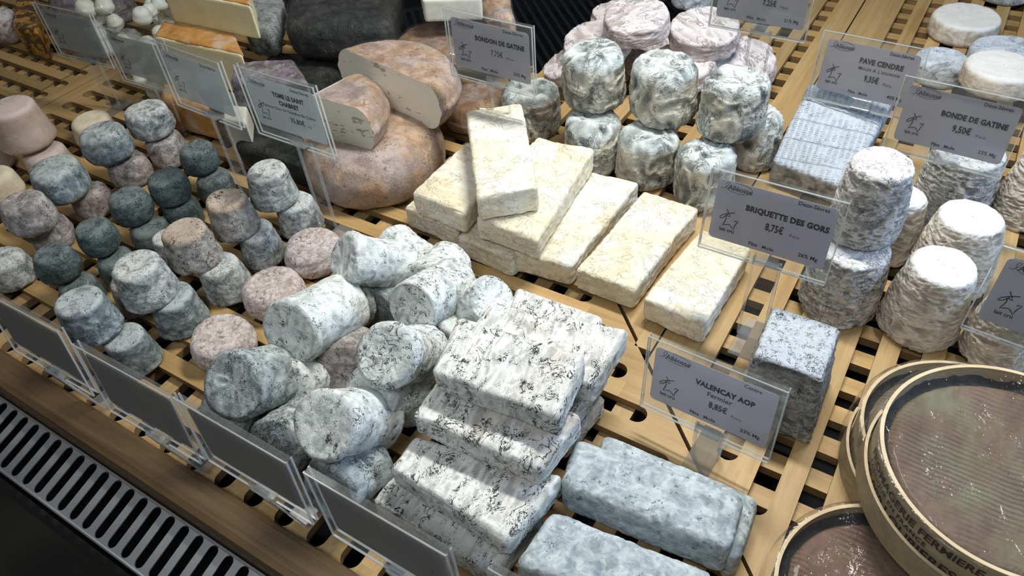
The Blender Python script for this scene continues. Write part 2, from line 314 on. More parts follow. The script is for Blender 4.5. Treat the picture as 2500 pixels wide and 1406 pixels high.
# ------------------------------------------------------------------ cheese meshes (numpy lathe and rounded block)
def setattrs(me, crease, top_light):
    a = me.attributes.new('crease', 'FLOAT', 'POINT'); a.data.foreach_set('value', np.clip(crease, 0, 1).astype(np.float32))
    b = me.attributes.new('top_light_tint', 'FLOAT', 'POINT'); b.data.foreach_set('value', np.clip(top_light, 0, 1).astype(np.float32))
def displace(V, N, seed, lump=.0015, ls=28, wr=0., ws=110, wst=(1, 1, 1), fine=.0003, mask=1., warp=1.1):
    off = np.array([seed * 3.17, seed * 1.31, seed * 7.77])
    d = lump * fbm(V * ls + off, 3) + fine * fbm(V * 320 + off, 2) * mask
    cr = np.zeros(len(V))
    if wr:
        k = wrinkle(V * ws * np.array(wst) + off, warp) * mask
        k2 = wrinkle(V * ws * 2.1 * np.array(wst) + off * 2, warp) * mask
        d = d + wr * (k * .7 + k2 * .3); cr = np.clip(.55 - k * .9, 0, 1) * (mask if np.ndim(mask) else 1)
    return V + N * d[:, None], cr
def lathe(prof, nseg, a0=0., a1=2 * np.pi):
    """prof: list of (r,z) from bottom axis to top axis"""
    full = abs(a1 - a0 - 2 * np.pi) < 1e-6
    A = np.linspace(a0, a1, nseg + 1)[:(-1 if full else None)]; na = len(A); V = []; F = []
    for (r, z) in prof: V.append(np.stack([r * np.cos(A), r * np.sin(A), np.full(na, z)], 1))
    V = np.vstack(V); m = len(prof)
    for i in range(m - 1):
        for k in range(na if full else na - 1):
            k2 = (k + 1) % na; F.append((i * na + k, i * na + k2, (i + 1) * na + k2, (i + 1) * na + k))
    return V, F
def vnormals(V, F):
    F = np.array(F); a, b, c, d = V[F[:, 0]], V[F[:, 1]], V[F[:, 2]], V[F[:, 3]]
    n = np.cross(c - a, d - b); N = np.zeros_like(V)
    for i in range(4): np.add.at(N, F[:, i], n)
    return N / (np.linalg.norm(N, axis=1)[:, None] + 1e-12)
def drum_profile(rb, rt, h, e, bulge=0., dish=0., flare=0., n=16, tiny=.0004):
    P = []
    for t in np.linspace(0, 1, 7): P.append((max(tiny, (rb - e) * t), 0.))
    for t in np.linspace(0, np.pi / 2, 6)[1:]: P.append((rb - e + e * math.sin(t), e - e * math.cos(t)))
    for t in np.linspace(0, 1, n)[1:-1]:
        r = rb + (rt - rb) * t + bulge * math.sin(math.pi * t) + flare * (abs(2 * t - 1) ** 3)
        P.append((r, e + (h - 2 * e) * t))
    for t in np.linspace(0, np.pi / 2, 6): P.append((rt - e + e * math.cos(t), h - e + e * math.sin(t)))
    for t in np.linspace(1, 0, 12)[1:]: P.append((max(tiny, (rt - e) * t), h - dish * (1 - t * t)))
    return P
BUILT = []
def round_cheese(name, P, axis, rb, rt, h, mat, seed, edge_ash=0., e=.006, bulge=0., dish=0., flare=0., nseg=64, n=16, wob=.0, **dk):
    prof = drum_profile(rb, rt, h, min(e, h * .45), bulge, dish, flare, n)
    V, F = lathe(prof, nseg); N = vnormals(V, F)
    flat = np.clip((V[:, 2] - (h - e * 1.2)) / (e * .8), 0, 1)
    if dk.pop('topsmooth', False): dk['mask'] = 1 - flat * .6
    if wob: 
        a = np.arctan2(V[:, 1], V[:, 0]); s = 1 + wob * (np.sin(a * 2 + seed) * .6 + np.sin(a * 3 + seed * 2.1) * .4); V[:, :2] *= s[:, None]
    V0 = V.copy(); mr = np.clip(np.hypot(V[:, 0], V[:, 1]) / (.30 * rb), 0, 1); dk['mask'] = dk.get('mask', 1.) * mr
    V, cr = displace(V, N, seed, **dk)
    if edge_ash:
        rr = np.hypot(V0[:, 0], V0[:, 1]); at_e = ((np.abs(rr - rt) < e * .7 + .0006) & (V0[:, 2] > h - e * .7)) | ((np.abs(rr - rb) < e * .7 + .0006) & (V0[:, 2] < e * .7))
        cr = np.maximum(cr, at_e * edge_ash * np.clip(vnoise(V0 * 60 + seed) * 1.5 + .7, 0, 1) * 2.5)
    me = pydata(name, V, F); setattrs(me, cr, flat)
    o = link(name, me, mat, smooth=True)
    q = Vector(axis).to_track_quat('Z', 'Y')
    o.matrix_world = Matrix.Translation(Vector(P)) @ q.to_matrix().to_4x4() @ Matrix.Rotation(seed * 1.7, 4, 'Z')
    return o
def drum(box, zb, mat, label, group, name='goat_cheese', cat='cheese', taper=.9, tilt=(0, 0), h0=.04, hw=0., r0=.03, rw=0., **kw):
    x, y, r, h = fit_drum(*box, zb, taper, h0, hw, r0, rw)
    BUILT.append((label[:40], round(r * 1000), round(h * 1000), zb))
    seed = len(BUILT)
    ax = (tilt[0], tilt[1], 1)
    o = round_cheese(name, (x, y, zb), ax, r, r * taper, h, mat, seed, **kw)
    tag(o, label, cat, group); return o, (x, y, r, h)
def log(A, B, r, mat, label, group='ash-coated goat cheese logs in the heap', r2=None, name='goat_cheese_log', **kw):
    b = at(*B[:2], B[2]); seed = len(BUILT) + 40; L = A[2]      # far end measured at its height; near end lies length L away, raised towards the viewer
    zs = np.linspace(B[2] - .012, .16, 700); D = np.array([np.linalg.norm(at(*A[:2], z) - b) for z in zs]); m_ = int(np.argmin(D))
    k_ = m_ + int(np.argmin(np.abs(D[m_:] - L))); a = at(*A[:2], zs[k_]); L = float(D[k_])
    BUILT.append((label[:40], round(r * 1000), round(L * 1000), 'zA %.3f zB %.3f' % (a[2], b[2])))
    k = dict(edge_ash=1., e=.0030, flare=.0020, lump=.0022, ls=24, wr=.0007, ws=150, wob=.03, nseg=96, n=34, dish=.001); k.update(kw)
    o = round_cheese(name, b, (a - b) / L, r2 or r, r, L, mat, seed, **k)
    return tag(o, label, 'cheese', group)
def block(name, top, thick, mat, label, cat='cheese', group=None, e=.006, flatn=None, taper=0., nx=52, ny=34, nz=16, top_light_amt=1., fn=None, parent=None, edge_ash=0., **dk):
    """rounded block from its four top corners (A back-left, B back-right, C front-right, D front-left) in world units"""
    A, B, C, D = [np.array(p, float) for p in top]
    ex = ((B - A) + (C - D)) / 2; ey = ((A - D) + (B - C)) / 2; up = np.cross(ex, ey); up /= np.linalg.norm(up)
    cb = (A + B + C + D) / 4 - up * thick
    if taper:
        bot = [c - up * thick + ((c - (A + B + C + D) / 4)) * taper for c in (A, B, C, D)]
    else: bot = [c - up * thick for c in (A, B, C, D)]
    sx, sy, sz = np.linalg.norm(ex), np.linalg.norm(ey), thick
    pts = {}; V = []; F = []
    def vid(i, j, k):
        key = (i, j, k)
        if key not in pts: pts[key] = len(V); V.append((i / nx, j / ny, k / nz))
        return pts[key]
    for i in range(nx):
        for j in range(ny):
            F.append((vid(i, j, nz), vid(i + 1, j, nz), vid(i + 1, j + 1, nz), vid(i, j + 1, nz)))
            F.append((vid(i, j, 0), vid(i, j + 1, 0), vid(i + 1, j + 1, 0), vid(i + 1, j, 0)))
    for i in range(nx):
        for k in range(nz):
            F.append((vid(i, 0, k), vid(i + 1, 0, k), vid(i + 1, 0, k + 1), vid(i, 0, k + 1)))
            F.append((vid(i, ny, k), vid(i, ny, k + 1), vid(i + 1, ny, k + 1), vid(i + 1, ny, k)))
    for j in range(ny):
        for k in range(nz):
            F.append((vid(0, j, k), vid(0, j, k + 1), vid(0, j + 1, k + 1), vid(0, j + 1, k)))
            F.append((vid(nx, j, k), vid(nx, j + 1, k), vid(nx, j + 1, k + 1), vid(nx, j, k + 1)))
    U = np.array(V); S = np.array([sx, sy, sz]); M = U * S; e = min(e, sz * .45)
    inner = np.clip(M, e, S - e); d = M - inner; ln = np.linalg.norm(d, axis=1)[:, None]
    M2 = np.where(ln > 1e-9, inner + d / np.maximum(ln, 1e-9) * e, M)
    T = M2 / S; u, v, w_ = T.T
    Tt = ((1 - u) * (1 - v))[:, None] * D + (u * (1 - v))[:, None] * C + (u * v)[:, None] * B + ((1 - u) * v)[:, None] * A
    Tb = ((1 - u) * (1 - v))[:, None] * bot[3] + (u * (1 - v))[:, None] * bot[2] + (u * v)[:, None] * bot[1] + ((1 - u) * v)[:, None] * bot[0]
    W = Tt * w_[:, None] + Tb * (1 - w_)[:, None]
    X = ex / sx; Y = np.cross(up, X); Rm = np.array([X, Y, up])
    Lc = (W - cb) @ Rm.T; N = vnormals(Lc, F)
    seed = len(BUILT) + 3; BUILT.append(((label or name)[:40], round(sx * 1000), round(sy * 1000), round(sz * 1000)))
    flat = np.clip((w_ - (1 - 1.2 * e / sz)) / (.8 * e / sz + 1e-6), 0, 1) * top_light_amt
    if dk.pop('topsmooth', 0): dk['mask'] = 1 - flat * .8
    Vd, cr = displace(Lc, N, seed, **dk)
    if edge_ash:
        be = (np.minimum(M2, S - M2) < e * .55).sum(1) >= 2; top_e = be & (w_ > .5)
        cr = np.maximum(cr, top_e * edge_ash * np.clip(vnoise(Lc * 50 + seed) * 2.2 + .3, 0, 1) * 2.5)
    if fn: Vd, cr = fn(Vd, N, cr, flat, seed)
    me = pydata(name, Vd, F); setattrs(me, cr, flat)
    o = link(name, me, mat, smooth=True)
    Mw = Matrix([[X[0], Y[0], up[0], cb[0]], [X[1], Y[1], up[1], cb[1]], [X[2], Y[2], up[2], cb[2]], [0, 0, 0, 1]])
    if parent: o.parent = parent; o.matrix_world = Mw
    else: o.matrix_world = Mw
    if label and not parent: tag(o, label, cat, group)
    return o
def pblock(name, px, z, thick, *a, **k):
    """block whose top corners are measured in the photograph; z one height or four"""
    zz = z if hasattr(z, '__len__') else [z] * 4
    return block(name, [at(p[0], p[1], q) for p, q in zip(px, zz)], thick, *a, **k)

exec_order_marker = None
# ================================================================== SETTING
HP = .01816; PT = 2 * HP; JX = .2728; ZT, ZM, ZB = 0., -.0085, -.018
RAD = HP / 2
# floor of the refrigerated case under the trays
o = link('floor', boxmesh('floor', [(-2.4, 1.4, .075, 2.6, -.10, -.09)]), 'black_void'); tag(o, kind='structure')
# steel beam under the tray front
o = link('trim_1', boxmesh('trim_1', [(-2.4, .6, .1335, .137, -.055, -.0185)]), 'dark_steel'); tag(o, kind='structure')
# wooden front rail of the case
bm = bmesh.new(); prof = [(.1005, -.045), (.1005, .001), (.1025, .0065), (.108, .0085), (.1265, .0085), (.131, .0065), (.1330, .002), (.1330, -.045)]
rings = []
for x in (-2.0, .75): rings.append([bm.verts.new((x, p[0], p[1])) for p in prof])
for k in range(len(prof)): bm.faces.new((rings[0][k], rings[0][(k + 1) % len(prof)], rings[1][(k + 1) % len(prof)], rings[1][k]))
bm.faces.new(rings[0][::-1]); bm.faces.new(rings[1]); bmesh.ops.recalc_face_normals(bm, faces=bm.faces[:])
me = bpy.data.meshes.new('trim_2'); bm.to_mesh(me); bm.free(); o = link('trim_2', me, 'rail_wood'); tag(o, kind='structure')

def slot_arc(cx, cy, r, a0, a1, n=10):
    return [(cx + r * math.cos(a0 + (a1 - a0) * i / n), cy + r * math.sin(a0 + (a1 - a0) * i / n)) for i in range(n + 1)]
def slat(parent, name, poly, z0, z1, mat):
    if len(poly) < 3: return
    link(name, prism(name, poly, z0, z1), mat, parent)
def left_tray(x0, x1, lab, diag=True):
    t = empty('slatted_tray', (0, 0, 0), label=lab, cat='tray', group='slatted wooden display trays')
    y_hi = 1.05; ys = [.4530 + PT * k for k in range(-8, 11)]
    TIP = .034
    for y0 in ys:                                       # top slats along the counter
        y1 = y0 + HP; xe = min(x1 - .05, JX - (y0 + y1) / 2 - TIP - .014) if diag else x1 - .05
        xs = x0 + .045 if not False else x0
        if xe > xs + .02: slat(t, 'slat', [(xs, y0), (xe, y0), (xe, y1), (xs, y1)], ZM, ZT, 'tray_wood_x')
    # border at the left end, with round slot ends
    def border(xo, xi, sgn):
        pts = [(xo, ys[0]), (xo, ys[-1] + HP)]
        for y0 in ys[::-1]:
            y1 = y0 + HP; pts += [(xi + sgn * .014, y1), (xi + sgn * .014, y0)]
            if y0 != ys[0]:
                cyy = y0 - RAD; a = slot_arc(xi + sgn * .002, cyy, RAD, math.pi / 2, 3 * math.pi / 2) if sgn > 0 else slot_arc(xi + sgn * .002, cyy, RAD, math.pi / 2, -math.pi / 2)
                pts += a
        return pts
    slat(t, 'border', border(x0, x0 + .031, 1), ZM, ZT, 'tray_wood_y')
    if diag:
        pts = [(JX - ys[0] - .0035, ys[0]), (JX - ys[-1] - HP - .0035, ys[-1] + HP)]
        for y0 in ys[::-1]:
            y1 = y0 + HP; xe = JX - (y0 + y1) / 2 - TIP - .014
            pts += [(xe, y1), (xe, y0)]
            if y0 != ys[0]: pts += slot_arc(JX - (y0 - RAD) - TIP - RAD, y0 - RAD, RAD, math.pi / 2, -math.pi / 2)
        slat(t, 'mitred_border', pts, ZM, ZT, 'tray_wood_x')
    else: slat(t, 'border', border(x1, x1 - .031, -1), ZM, ZT, 'tray_wood_y')
    # lower slats run into the counter
    k0 = math.floor((x0 + .5826) / PT); k = k0
    g0 = -.5826; first = None; gaps = []
    while True:
        xa = g0 + PT * k + HP; xb = xa + HP; k += 1
        if xa > x1 - .005: break
        xa_, xb_ = max(xa, x0), min(xb, x1)
        if xb_ - xa_ < .003: continue
        poly = [(xa_, .1346 + RAD), (xb_, .1346 + RAD), (xb_, .84), (xa_, .84)]
        if diag: poly = clip(poly, 1, 1, JX - .0035)
        slat(t, 'cross_slat', poly, ZB, ZM, 'tray_wood_y')
        gaps.append((xb, xb + HP))
    # front border of the lower layer with rounded slot ends
    pts = [(x1, .119), (x0, .119), (x0, .1346 + RAD)]
    for ga, gb in gaps:
        if ga < x0 or gb > x1: continue
        pts += slot_arc((ga + gb) / 2, .1346 + RAD, RAD, math.pi, 2 * math.pi)
    pts += [(x1, .1346 + RAD)]
    if diag: pts = [p for p in pts if p[0] + p[1] < JX] + [(JX - .1346 - RAD, .1346 + RAD), (JX - .119, .119)]
    slat(t, 'front_border', pts, ZB, ZM, 'tray_wood_y')
    return t
left_tray(-1.1607, .16, 'slatted wooden tray under the log and brick cheeses, slats along the counter')
left_tray(-2.1, -1.1622, 'slatted wooden tray at the far left edge, beyond the joint behind the pink drum', False)
def right_tray(xmin, xmax, lab):
    t = empty('slatted_tray', (0, 0, 0), label=lab, cat='tray', group='slatted wooden display trays')
    xs = [-.0135 + PT * k for k in range(-36, 22)]; yhi = 1.75; TIP = .032
    xs = [x for x in xs if x >= xmin + .012 and x + HP <= xmax - .010]
    top = []
    for xa in xs:
        xb = xa + HP; ye = JX - (xa + xb) / 2 + TIP + .014
        ye = max(ye, .119)
        slat(t, 'slat', clip([(xa, ye), (xb, ye), (xb, yhi), (xa, yhi)], -1.6, 1, 1.74), ZM, ZT, 'tray_wood_y')
    # mitred border, its slots ending round
    pts = [(min(xs[-1] + HP, JX - .119), max(JX - xs[-1] - HP + .0015, .119)), (xs[0], JX - xs[0] + .0015)]
    for i, xa in enumerate(xs):
        xb = xa + HP; ye = JX - (xa + xb) / 2 + TIP + .014
        if ye < .119: break
        pts += [(xa, ye), (xb, ye)]
        if i < len(xs) - 1 and JX - (xb + RAD) + TIP > .121: pts += slot_arc(xb + RAD, JX - (xb + RAD) + TIP + RAD, RAD, math.pi, 2 * math.pi)
    pts = [p for i, p in enumerate(pts)]
    if xmax < 0.1 or True:
        slat(t, 'mitred_border', clip(pts, -1.6, 1, 1.74) if xmin < -.5 else pts, ZM, ZT, 'tray_wood_y')
    if xmin > -.5: # edge strips along the joint between the two trays
        slat(t, 'border', clip([(xmin, JX - xmin - .05), (xs[0] - .0, JX - xmin - .05), (xs[0], yhi), (xmin, yhi)], -1, -1, -JX - .001), ZM, ZT, 'tray_wood_y')
    else: slat(t, 'border', [(xs[-1] + HP, JX - xmax + .01), (xmax, JX - xmax + .01), (xmax, yhi), (xs[-1] + HP, yhi)], ZM, ZT, 'tray_wood_y')
    for k in range(-12, 38):                            # lower slats along the counter
        y1 = .4143 - HP + PT * k; y0 = y1 - HP
        poly = [(xmin, y0), (xmax, y0), (xmax, y1), (xmin, y1)]
        poly = clip(poly, -1, -1, -(JX + .002)); poly = clip(poly, -1.6, 1, 1.74) if len(poly) > 2 else poly
        if len(poly) >= 3 and y0 > .11: slat(t, 'cross_slat', poly, ZB, ZM, 'tray_wood_x')
    return t
right_tray(-.158, .62, 'slatted wooden tray under the drum cheeses and round boxes, slats running into the counter')
right_tray(-.66, -.160, 'slatted wooden tray behind the cream briquettes, under the tall wrinkled cheeses')

# steel air grille in front of the wooden rail (slots along its width)
gr = empty('air_grille', (0, .098, -.014), label='stainless steel air grille with long slots in front of the wooden rail', cat='grille')
gr.rotation_euler = (math.radians(14), 0, 0)
GP = .0178; GW = .0098; GL0, GL1 = -.043, -.006
def grille(parent, xa, xb, y0, y1, s0, s1, p, wd, th, mat, barname='bar', shear=0.):
    n = int((xb - xa) / p)
    for i in range(n):
        x = xa + i * p; link(barname, boxmesh(barname, [(x + wd, x + p, s0, s1, -th, 0)]), mat, parent)
    def edge(y_in, y_out, sg):
        pts = [(xb, y_out), (xa, y_out)] if sg > 0 else [(xa, y_out), (xb, y_out)]
        seq = []
        for i in range(n):
            x = xa + i * p + wd / 2
            seq += [(x + wd / 2 * math.cos(math.pi - math.pi * k / 8), y_in + sg * wd / 2 * math.sin(math.pi * k / 8)) for k in range(9)]
        seq = [(xa, y_in)] + seq + [(xb, y_in)] if True else seq
        # remove duplicates
        out = []
        for q in (pts + (seq if sg > 0 else seq[::-1])):
            if not out or (abs(q[0] - out[-1][0]) + abs(q[1] - out[-1][1])) > 1e-6: out.append(q)
        link('edge_strip', prism('edge_strip', out, -th, 0), mat, parent)
    edge(s1, y1, 1); edge(s0, y0, -1)
grille(gr, -1.25, .35, -.050, .0, GL0, GL1, GP, GW, .0012, 'brushed_steel')
link('front_lip', tube('front_lip', [(-1.25, -.050, -.001), (.35, -.050, -.001)], .0016), 'brushed_steel', gr)
link('rear_lip', tube('rear_lip', [(-1.25, .0, 0.), (.35, .0, 0.)], .0014), 'brushed_steel', gr)
# dark plenum below it and the dark glass front of the case
o = link('trim_3', boxmesh('trim_3', [(-1.6, .6, .0, .099, -.115, -.105)]), 'black_void'); tag(o, kind='structure')
o = link('trim_4', boxmesh('trim_4', [(-1.9, .4, -.30, .046, -.050, -.040)]), 'dark_glass'); tag(o, kind='structure')
o = link('trim_5', boxmesh('trim_5', [(-1.9, .4, -.016, -.013, -.042, -.036)]), 'brushed_steel'); tag(o, kind='structure')
# slotted grille at the back of the case
bg = empty('rear_vent_grille', (-.58, 1.02, -.012), math.radians(-135), label='dark slotted vent grille behind the pink-white rounds, top centre', cat='grille')
grille(bg, -.36, .30, -.17, .17, -.15, .15, .0150, .0085, .002, 'dark_steel')

# ================================================================== SMALL ROUNDS AT THE LEFT
GG = 'ash-green goat rounds in the left pile'
kg = dict(e=.0070, bulge=.0015, lump=.0026, ls=30, wr=.0003, ws=90, wob=.03, taper=.94, h0=.035, hw=3000, r0=.0235, rw=3000)
for box, zb, lab in [
    ((438, 537, 336, 432), .036, 'dark ash-green round at the far right end of the upper row of green rounds'),
    ((358, 470, 405, 511), .036, 'dark ash-green round second from the right in the upper green row'),
    ((261, 380, 455, 556), .036, 'dark ash-green round in the middle of the upper green row'),
    ((178, 300, 522, 636), .036, 'dark ash-green round second from the left in the upper green row'),
    ((73, 207, 585, 701), .036, 'dark ash-green round at the near left end of the upper green row'),
    ((477, 582, 410, 505), 0, 'dark ash-green round half hidden below the far right green one'),
    ((394, 500, 470, 570), 0, 'dark ash-green round in the lower row behind the brown-topped cone'),
    ((318, 428, 525, 630), 0, 'dark ash-green round in the lower row touching the brown-spotted cone'),
    ((236, 345, 600, 705), 0, 'dark ash-green round in the lower row beside the large pale-topped cone'),
    ((138, 262, 660, 775), 0, 'dark ash-green round in the lower row behind the blue-grey cone nearest the glass')]:
    drum(box, zb, 'ash_green_rind', lab, GG, name='green_ash_cheese', **kg)
GC = 'mottled goat cheese cones in two layers at the left'
kc = dict(e=.0045, bulge=0., lump=.0022, ls=26, wr=.00075, ws=130, wob=.04, taper=.82, h0=.043, hw=3000, r0=.0285, rw=2500, nseg=84, n=26, topsmooth=True)
for box, zb, mat, lab, ex in [
    ((598, 732, 392, 517), .043, 'grey_mottled_rind', 'pale mottled goat cone on the upper row, furthest right near the acrylic leg', {}),
    ((499, 638, 459, 591), .043, 'brown_crater_rind', 'goat cone with a sunken brown top on the upper row', dict(dish=.004)),
    ((394, 545, 534, 670), .043, 'brown_crater_rind', 'goat cone with rusty brown spots on its top', dict(dish=.001)),
    ((271, 439, 609, 766), .043, 'grey_mottled_rind', 'large goat cone with a flat pale green-grey top in the middle of its row', {}),
    ((130, 308, 698, 848), .043, 'blue_grey_rind', 'blue-grey goat cone on the upper row, nearest the front cards', {}),
    ((670, 792, 470, 582), 0, 'grey_mottled_rind', 'goat cone in the lower row under the furthest right pale one', {}),
    ((578, 699, 537, 660), 0, 'grey_mottled_rind', 'goat cone in the lower row under the one with the sunken brown top', {}),
    ((487, 618, 609, 752), 0, 'grey_mottled_rind', 'goat cone in the lower row under the one with rusty spots', {}),
    ((358, 516, 688, 832), 0, 'blue_grey_rind', 'goat cone in the lower row leaning under the large pale-topped one', {}),
    ((243, 403, 795, 920), 0, 'blue_grey_rind', 'goat cone in the lower row, nearest the front, behind the second card', {}),
    ((374, 480, 560, 662), 0, 'grey_mottled_rind', 'goat cone mostly hidden behind the rusty-spotted cone', {}),
    ((268, 385, 660, 775), 0, 'warm_mottled_rind', 'brownish goat cone mostly hidden behind the large pale-topped cone', {})]:
    drum(box, zb, mat, lab, GC, name='goat_cheese_cone', **{**kc, **ex})
GM = 'grey and white mottled goat rounds at the far left'
km = dict(e=.0085, bulge=.001, lump=.0026, ls=26, wr=.0007, ws=110, wob=.04, taper=.93, h0=.038, hw=3000, r0=.029, rw=2500, nseg=84)
for box, zb, mat, lab in [
    ((300, 431, 237, 353), .040, 'grey_mottled_rind', 'rounded white and grey mottled goat cheese at the back of the left pile'),
    ((187, 334, 290, 413), .040, 'blue_grey_rind', 'mottled goat round leaning against the smooth cream one'),
    ((63, 228, 371, 509), .040, 'blue_grey_rind', 'large mottled goat round with a ridged top near the pink drum'),
    ((-4, 143, 454, 590), .040, 'warm_mottled_rind', 'large mottled goat round at the left edge of the upper layer'),
    ((352, 468, 318, 410), 0, 'warm_mottled_rind', 'pinkish mottled goat round behind the furthest green one'),
    ((254, 380, 372, 458), 0, 'warm_mottled_rind', 'flat pinkish-grey goat round between two upper mottled rounds'),
    ((170, 285, 447, 535), 0, 'warm_mottled_rind', 'streaky goat round tucked behind the green rounds'),
    ((60, 190, 517, 618), 0, 'warm_mottled_rind', 'pinkish goat round under the left-edge mottled round'),
    ((-50, 88, 585, 735), 0, 'grey_mottled_rind', 'mottled goat round cut by the left edge, beside the tray board')]:
    drum(box, zb, mat, lab, GM, name='mottled_goat_cheese', **km)
GK = 'cream and pink fresh cheeses at the far left'
kf = dict(e=.010, lump=.0015, ls=24, wr=.0002, ws=80, wob=.02, taper=.92, h0=.040, hw=3000, r0=.030, rw=3000)
drum((167, 300, 263, 372), .0, 'fresh_cream_rind', 'smooth pale yellow fresh cheese behind the mottled rounds', GK, name='fresh_cheese', **kf)
drum((48, 192, 342, 450), .0, 'pink_drum_rind', 'pinkish-beige round under the large pink drum', GK, name='fresh_cheese', **kf)
drum((-70, 68, 408, 500), .0, 'fresh_cream_rind', 'cream fresh cheese cut by the left edge', GK, name='fresh_cheese', **kf)
drum((-90, 40, 330, 440), .0, 'pink_drum_rind', 'pink fresh cheese under the left side of the big drum', GK, name='fresh_cheese', **kf)
o, (x, y, r, h) = drum((-28, 128, 226, 387), .045, 'pink_drum_rind', 'tall pink drum cheese partly wrapped in shiny film, left edge', GK, name='wrapped_drum_cheese', e=.006, lump=.001, wr=.0002, taper=.86, h0=.055, hw=6000, r0=.036, rw=6000)
V, F = lathe(drum_profile(r * 1.02, r * .895, h * 1.03, .005)[8:], 56, .1, 2.7); V2, _ = displace(V, vnormals(V, F), 5, lump=.0022, ls=50, wr=.001, ws=70)
link('wrapping_film', pydata('film', V2, F), 'cling_film', o, smooth=True)

GP_ = 'pinkish speckled goat discs beside the logs'
kp = dict(e=.009, bulge=.001, lump=.0025, ls=30, wr=.0006, ws=150, wob=.03, taper=.95, h0=.030, hw=3000, r0=.034, rw=2000, nseg=90)
drum((693, 842, 547, 692), 0, 'pink_mottled_rind', 'pinkish-white speckled goat disc at the back, behind the bent log', GP_, name='goat_disc', **kp)
drum((587, 756, 642, 792), .0, 'pink_mottled_rind', 'pinkish-white speckled goat disc with an orange stain in its middle', GP_, name='goat_disc', **kp)
drum((452, 638, 762, 912), .0, 'pink_mottled_rind', 'pinkish speckled goat disc nearest the front row of cards', GP_, name='goat_disc', **kp)

# ================================================================== LOGS
LL = .082
log((838, 632, .072), (985, 652, .046), .0235, 'ash_log_rind', 'bent ash-coated log with a wide mottled end, lying at the back left of the logs', flare=.004)
log((1058, 668, .070), (958, 592, .024), .0235, 'ash_log_rind', 'ash-coated log pointing away towards the cream briquettes')
log((1030, 700, .070), (1100, 640, .026), .0225, 'ash_log_rind', 'whitish log end propped behind the brightest log')
log((1005, 755, .076), (1112, 688, .052), .0245, 'ash_log_rind', 'bright white log with a cut grey end facing the viewer', flare=.0004, lump=.0010, wr=.0003, e=.0015, wob=.015)
log((706, 812, .080), (845, 742, .050), .0285, 'ash_log_rind', 'thick ash-coated log with a dark grey end, left of the pile', r2=.0280)
log((938, 868, .078), (1030, 868, .050), .0250, 'ash_log_rind', 'ash-coated log with a round pale end in the middle of the pile', flare=.003)
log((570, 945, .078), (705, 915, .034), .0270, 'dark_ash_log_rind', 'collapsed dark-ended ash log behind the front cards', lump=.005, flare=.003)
log((788, 1040, .080), (918, 1018, .040), .0262, 'ash_log_rind', 'ash-coated log with a broad pale end, nearest the flat bricks', flare=.0025, wr=.0004)
log((700, 950, .048), (766, 915, .022), .0235, 'ash_log_rind', 'ash-coated log showing only its side beyond the collapsed one')
log((838, 905, .048), (868, 850, .022), .0250, 'warm_mottled_rind', 'brownish log end in the bottom layer between two upper logs')
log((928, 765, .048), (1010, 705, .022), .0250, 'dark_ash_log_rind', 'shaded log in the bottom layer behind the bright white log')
log((1205, 735, .060), (1128, 770, .022), .0235, 'ash_log_rind', 'log with a black-rimmed end poking out beside the flat brick stack', e=.0015, flare=.001)
log((900, 960, .060), (1002, 968, .024), .0245, 'ash_log_rind', 'bottom-layer log crossing under the middle logs towards the bricks')
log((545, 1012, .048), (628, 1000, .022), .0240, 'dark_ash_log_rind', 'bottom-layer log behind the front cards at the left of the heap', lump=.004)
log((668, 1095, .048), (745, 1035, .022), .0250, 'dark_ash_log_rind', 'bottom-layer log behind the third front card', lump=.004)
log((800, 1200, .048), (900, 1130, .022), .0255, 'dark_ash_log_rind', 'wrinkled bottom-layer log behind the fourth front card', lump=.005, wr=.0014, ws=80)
log((1060, 850, .048), (1105, 800, .022), .0240, 'ash_log_rind', 'bottom-layer log wedged between the bright log and the brick stack')
log((850, 750, .048), (905, 705, .022), .0240, 'dark_ash_log_rind', 'shaded bottom-layer log under the bent log')

# ================================================================== FLAT STREAKED BRICKS
GB = 'flat streaked goat bricks in the centre stack'
kb = dict(edge_ash=1., e=.0055, lump=.0017, ls=24, wr=.00035, ws=150, wst=(1.7, .5, 1), nx=100, ny=62, nz=20)
T = .026
def brick(px, z, lab, mat='streaked_ash_rind', group=GB, t=T, name='flat_goat_brick', **kw):
    return pblock(name, px, z, t, mat, lab, 'cheese', group, **{**kb, **kw})
brick([(965, 1140), (1330, 1235), (1205, 1405), (905, 1222)], .026, 'lowest streaked brick at the front of the stack, behind the card edge')
brick([(1010, 1060), (1378, 1160), (1235, 1325), (948, 1140)], .053, 'streaked brick second from the bottom, with strong black flecks')
brick([(1075, 915), (1420, 1010), (1318, 1150), (1003, 1012)], .080, 'streaked brick third up, in the shade of the top one')
brick([(1255, 885), (1485, 965), (1380, 1085), (1180, 1000)], .030, 'pinkish-edged brick at the bottom right of the stack')
brick([(1278, 795), (1490, 890), (1405, 1010), (1190, 905)], .056, 'brick with a blue-grey end in the right part of the stack')
brick([(1262, 698), (1475, 770), (1440, 850), (1225, 790)], .056, 'streaked brick at the very back of the stack, dark rim along its top')
brick([(1195, 735), (1540, 800), (1448, 945), (1115, 845)], .084, 'broad streaked brick behind the topmost one, tan patches')
brick([(1118, 768), (1432, 862), (1362, 1022), (1050, 905)], .108, 'topmost streaked goat brick of the stack, crisp black wrinkles')
GB2 = 'blue-grey goat bricks at the bottom centre'
k2 = dict(edge_ash=0., mat='blue_bloom_rind', group=GB2, t=.034, name='blue_grey_brick', wr=.0005, ws=120, wst=(1, 1, 1), e=.0075, lump=.0018)
brick([(1475, 1052), (1858, 1212), (1805, 1370), (1440, 1190)], .034, 'blue-grey brick mostly hidden under the larger one, pale right end', **k2)
